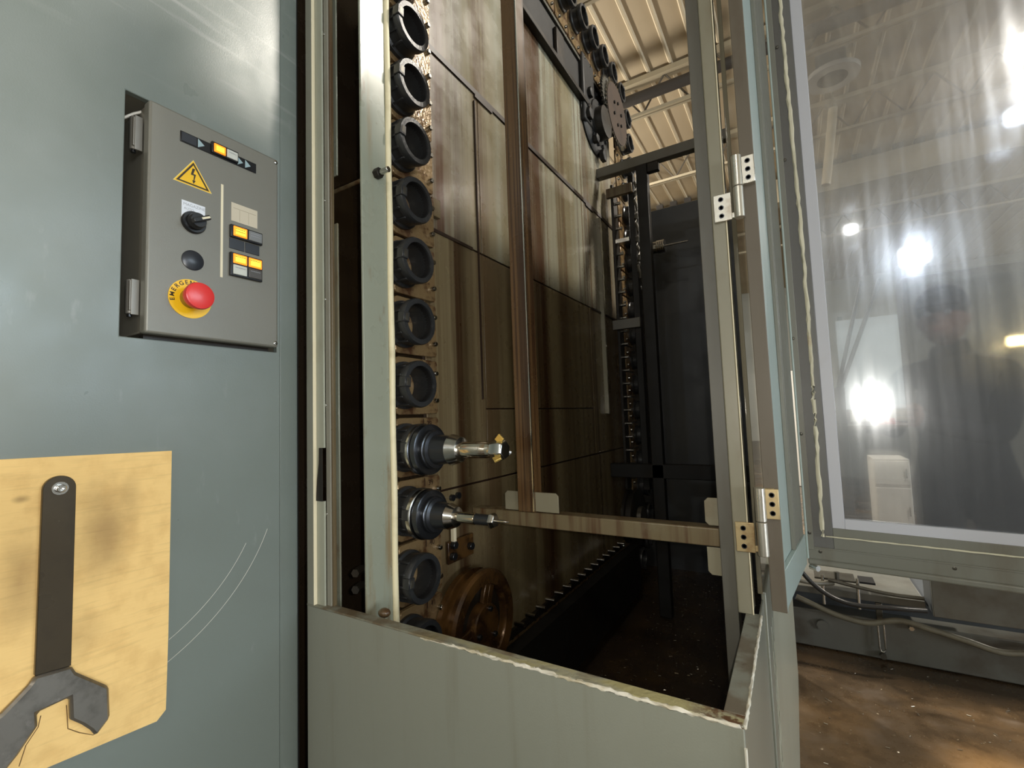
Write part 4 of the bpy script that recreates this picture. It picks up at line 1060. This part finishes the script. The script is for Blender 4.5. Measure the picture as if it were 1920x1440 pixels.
# chips on the enclosure floor
cb = B()
for i in range(420):
    x = random.uniform(-.62, -.08); y = random.uniform(.6, 2.65); a = random.uniform(0, tau); L = random.choice((.002, .003, .004, .006))
    m = Matrix.Translation((x, y, .434)) @ Matrix.Rotation(a, 4, 'Z') @ Matrix.Rotation(random.uniform(-.8, .8), 4, 'X')
    cb.box(-L, L, -.0012, .0012, 0, .001, m)
o = cb.build('pan_chips', 'debris', kind='stuff'); tag(o, 'fine metal chips on the dark floor of the enclosure', 'chips')

# ================================================================== ACCESS DOOR (open)
TH = radians(6.5)
E0 = Vector((-.028, .865, 0)); CN = Vector((.007, 1.155, 0))
d1 = (CN-E0).normalized(); n1 = Vector((d1.y, -d1.x, 0))
d2 = Vector((cos(TH), -sin(TH), 0)); n2 = Vector((-sin(TH), -cos(TH), 0))     # n2 towards the camera
W1 = basis(d1, (0, 0, 1), n1, E0)        # (along, z, out)
W2 = basis(d2, (0, 0, 1), n2, CN)
ZD0, ZD1 = .975, 2.62
LN = (CN-E0).length
dr = thing('access_door', 'open L-shaped grey magazine door with a large scratched window', 'door', (.2, 1.15, .975))
def wb(W, u0, u1, z0, z1, w0, w1, name, m_, bev=.001, parent=None):
    return B().box(u0, u1, z0, z1, w0, w1, W).build(name, m_, parent or dr, bevel=bev)
wb(W1, 0, .003, ZD0, ZD1, -.022, 0, 'door_edge', 'door_edge')
wb(W1, .003, LN, ZD0, ZD1, -.022, -.010, 'narrow_wing', 'door_light')
wb(W1, .003, .010, ZD0, ZD1, -.010, 0, 'edge_bead', 'door_light', .0012)
wb(W1, .010, LN-.002, ZD0, 1.035, -.010, -.002, 'bottom_rail', 'door_light', .0012)
wb(W1, .155, .165, 1.035, ZD1, -.010, -.003, 'rib', 'door_paint', .001)
wb(W1, .185, LN-.002, 1.035, ZD1, -.010, -.005, 'rib', 'door_paint', .001)
B().cyl(CN+Vector((0, -.002, ZD0+.012)), CN+Vector((0, -.002, ZD1)), .0022, n=10).build('corner_bead', 'door_light', dr)
LW = .72
wb(W2, 0, .046, ZD0+.035, ZD1, -.014, -.004, 'stile', 'door_dark')
wb(W2, LW-.046, LW, ZD0+.035, ZD1, -.014, -.004, 'stile', 'door_dark')
wb(W2, 0, .012, ZD0+.03, ZD1, -.004, .001, 'stile_ridge', 'door_paint')
wb(W2, .046, LW-.046, ZD0+.035, 1.052, -.014, -.004, 'bottom_rail', 'door_paint')
wb(W2, 0, LW, ZD0+.010, ZD0+.035, -.014, -.002, 'bottom_rail', 'door_paint')
wb(W2, 0, LW, ZD0, ZD0+.012, -.014, .004, 'bottom_flange', 'door_paint', .003)
wb(W2, .012, LW, ZD0+.033, ZD0+.036, -.004, -.001, 'fold_line', 'door_paint', .0005)
wb(W2, .046, LW-.046, 2.50, ZD1, -.014, -.004, 'top_rail', 'door_paint')
wb(W2, .046, .067, 1.050, 2.50, -.012, -.006, 'glazing_strip', 'strip', .0008)
wb(W2, LW-.067, LW-.046, 1.050, 2.50, -.012, -.006, 'glazing_strip', 'strip', .0008)
wb(W2, .067, LW-.067, 1.050, 1.0715, -.012, -.006, 'glazing_strip', 'strip', .0008)
wb(W2, .067, LW-.067, 2.48, 2.50, -.012, -.006, 'glazing_strip', 'strip', .0008)
B().box(.060, LW-.060, 1.065, 2.49, -.0145, -.0125, W2).build('window_pane', 'glass', dr, smooth=False)
# irregular sealant bead
def bead(pts, r, name='sealant_bead'):
    b = B(); pp = []
    for i, p in enumerate(pts):
        pp.append(W2 @ Vector((p[0]+random.uniform(-.0008, .0008), p[1], -.0015)))
    b.tube(pp, r, 7)
    for v in b.bm.verts: v.co += Vector((random.uniform(-1, 1), 0, random.uniform(-1, 1)))*r*.35
    return b.build(name, 'caulk', dr)
bead([(.0315+.0025*sin(z*5), z) for z in [1.034+k*.014 for k in range(105)]], .0036)
bead([(.033+k*.012, 1.0345) for k in range(56)], .0016)
for u, z in ((.004, 1.446), (.005, 1.243), (.006, 1.039), (.022, 1.002), (.223, 1.002), (.42, 1.002), (.014, 1.84), (.016, 2.1)):
    m = W2 @ basis((0, 0, 1), (1, 0, 0), (0, 1, 0), (u, z, .001 if u < .013 else -.003))
    s_ = B().lathe([(0, .0034), (.001, .0034), (.0016, .002), (.0016, 0)], 14, m).build('screw', 'rail', dr)
q = CN+Vector((.004, -.006, .972))
B().cyl(q, q+Vector((.012, -.012, 0)), .006, n=8).build('corner_bolt', 'steel', dr)

# hinges
def hinge(zc, up, mt, lbl):
    xb, yb = -.0545, .8535
    h = thing('door_hinge', lbl, 'hinge', (xb, yb, zc), 'lift-off hinges of the access door')
    B().cyl((xb, yb, zc+.0005), (xb, yb, zc+.054), .0082, n=24).build('upper_barrel', 'hinge', h, bevel=.001)
    B().cyl((xb, yb, zc-.054), (xb, yb, zc-.0005), .0082, n=24).build('lower_barrel', 'hinge', h, bevel=.001)
    l1 = B().box(-.049, -.028, .857, .8605, zc+.004, zc+.052).build('upper_leaf', mt, h, bevel=.001)
    l2 = B().box(-.0945, -.066, .857, .8605, zc-.052, zc-.004).box(-.068, -.056, .8575, .8600, zc-.050, zc-.040).build('lower_leaf', mt, h, bevel=.001)
    for l, x, s in ((l1, -.038, 1), (l2, -.0825, -1)):
        for k in range(3):
            z = zc+s*.028+(k-1)*.0145
            B().lathe([(0, .0042), (.0006, .0042), (.0006, .003), (-.001, .002), (-.001, 0)], 16, basis((0, -1, 0), (1, 0, 0), o=(x, .857, z))).build('hinge_screw', 'dark_steel', l)
    B().box(-.050, -.034, .8605, .866, zc+.004, zc+.052).build('packer', mt, h)
hinge(1.6745, True, 'hinge', 'bright steel door hinge high on the corner post')
hinge(1.118, True, 'hinge_rust', 'yellowed steel door hinge low on the corner post, beside the crossbar')

# ================================================================== PHOTOGRAPHER (seen only as a dark reflection)
ph = thing('phone', 'dark smartphone with a lit torch held up to take the photograph', 'phone', EYE-fwd*.012)
B().box(-.02, .055, -.115, .020, -.010, -.0035, Mc @ Matrix.Diagonal((1, 1, -1, 1)) if False else Mc @ Matrix.Translation((0, 0, .0145))).build('phone_body', 'phone', ph, bevel=.003)
def skin_obj(name, chains, material, parent, sub=2):
    """chains: list of lists of (point, radius); shared points are welded"""
    verts = []; rad = []; edges = []; idx = {}
    for ch in chains:
        last = None
        for p, r in ch:
            k = tuple(round(v, 4) for v in p)
            if k not in idx: idx[k] = len(verts); verts.append(p); rad.append(r)
            i = idx[k]
            if last is not None: edges.append((last, i))
            last = i
    me = bpy.data.meshes.new(name); me.from_pydata(verts, edges, []); me.materials.append(M[material])
    o = bpy.data.objects.new(name, me); C.objects.link(o); o.parent = parent
    me.transform(Matrix.Translation(-Vector(parent.location)))
    sm_ = o.modifiers.new('skin', 'SKIN'); sm_.use_smooth_shade = True
    sv = me.skin_vertices[0].data
    for i, r in enumerate(rad): sv[i].radius = r if isinstance(r, tuple) else (r, r)
    sv[0].use_root = True
    su = o.modifiers.new('sub', 'SUBSURF'); su.levels = sub; su.render_levels = sub
    return o
pr = thing('person', 'person in dark work clothes holding up a phone, mirrored in the door window', 'person', (.25, -.42, 0))
PX, PY = .25, -.42
pel = (PX, PY, .98)
sl_, sr_ = (PX-.17, PY+.03, 1.42), (PX+.17, PY-.02, 1.42)
skin_obj('body', [
    [(pel, (.15, .11)), ((PX, PY, 1.12), (.14, .10)), ((PX, PY, 1.28), (.16, .11)), ((PX, PY, 1.41), (.13, .09)), ((PX-.005, PY+.015, 1.49), (.055, .055)), ((PX-.01, PY+.03, 1.56), (.05, .05))],
    [((PX, PY, 1.41), (.13, .09)), (sl_, (.06, .06)), ((.04, -.27, 1.18), (.045, .045)), ((.045, -.10, 1.235), (.036, .036))],
    [((PX, PY, 1.41), (.13, .09)), (sr_, (.06, .06)), ((.36, -.22, 1.16), (.045, .045)), ((.15, -.075, 1.225), (.036, .036))],
    [(pel, (.15, .11)), ((PX-.10, PY, .88), (.095, .095)), ((PX-.11, PY+.02, .48), (.062, .062)), ((PX-.12, PY, .09), (.045, .045)), ((PX-.13, PY+.16, .045), (.04, .04))],
    [(pel, (.15, .11)), ((PX+.10, PY, .88), (.095, .095)), ((PX+.11, PY+.02, .48), (.062, .062)), ((PX+.12, PY, .09), (.045, .045)), ((PX+.14, PY+.16, .045), (.04, .04))],
], 'cloth', pr)
hc = Vector((PX-.02, PY+.05, 1.655))
hb = B().sphere(hc, .1, 24, (.78, .95, 1.18)); hb.sphere(hc+Vector((-.012, .088, -.06)), .045, 14, (1, .8, .9))
hb.sphere(hc+Vector((-.012, .108, -.015)), .016, 10, (.8, 1.1, 1.5))
for s in (-1, 1): hb.sphere(hc+Vector((s*.077, -.002, -.01)), .024, 10, (.4, .8, 1.2))
hb.build('head', 'skin', pr)
B().sphere(hc+Vector((0, -.016, .022)), .106, 24, (.80, .92, 1.12)).build('hair', 'hair', pr)
cp = B().sphere(hc+Vector((0, -.004, .050)), .112, 24, (.80, .95, .80)).build('cap', 'cloth', pr)
B().lathe([(0, 0), (0, .085), (.006, .085), (.006, 0)], 24, Matrix.Translation(hc+Vector((-.01, .075, .038))) @ Matrix.Rotation(radians(-90), 4, 'Y') @ Matrix.Diagonal((1, .9, .8, 1))).build('peak', 'cloth', cp)
for s in (-1, 1): B().sphere(hc+Vector((-.012+s*.03, .092, .012)), .011, 10).build('eye', 'white', pr)
B().box(-.02, .02, -.003, .003, -.004, .004, Matrix.Translation(hc+Vector((-.012, .122, -.062)))).build('mouth', 'redpaint', pr, bevel=.002)
def hand(w, side):
    w = Vector(w); ch = []
    palm = w + R_*(.035*side) + fwd*.035 + D_*(-.01)
    ch.append([(tuple(w), .026), (tuple(palm), .024)])
    for k in range(4):
        kn_ = palm + R_*(-.022*side*0) + D_*(-.036+.022*k) + fwd*.012
        m_ = kn_ + R_*(-.030*side) + fwd*(.018+.002*k); tip = m_ + R_*(-.030*side)+fwd*(-.006)
        ch.append([(tuple(palm), .024), (tuple(kn_), .0105), (tuple(m_), .0095), (tuple(tip), .008)])
    th0 = palm + D_*(-.036) - fwd*.012; ch.append([(tuple(palm), .024), (tuple(th0), .012), (tuple(th0+R_*(-.03*side)-D_*.012), .0095)])
    return skin_obj('hand', ch, 'skin', pr, 1)
hand((.125, -.075, 1.235), 1); hand((.02, -.115, 1.225), -1)
B().cyl((.045, -.10, 1.235), (.033, -.108, 1.230), .040, n=18).cyl((.15, -.075, 1.225), (.135, -.072, 1.228), .040, n=18).build('cuff', 'cuff', pr)
for o in C.objects:
    if '_local' in o.keys(): del o['_local']
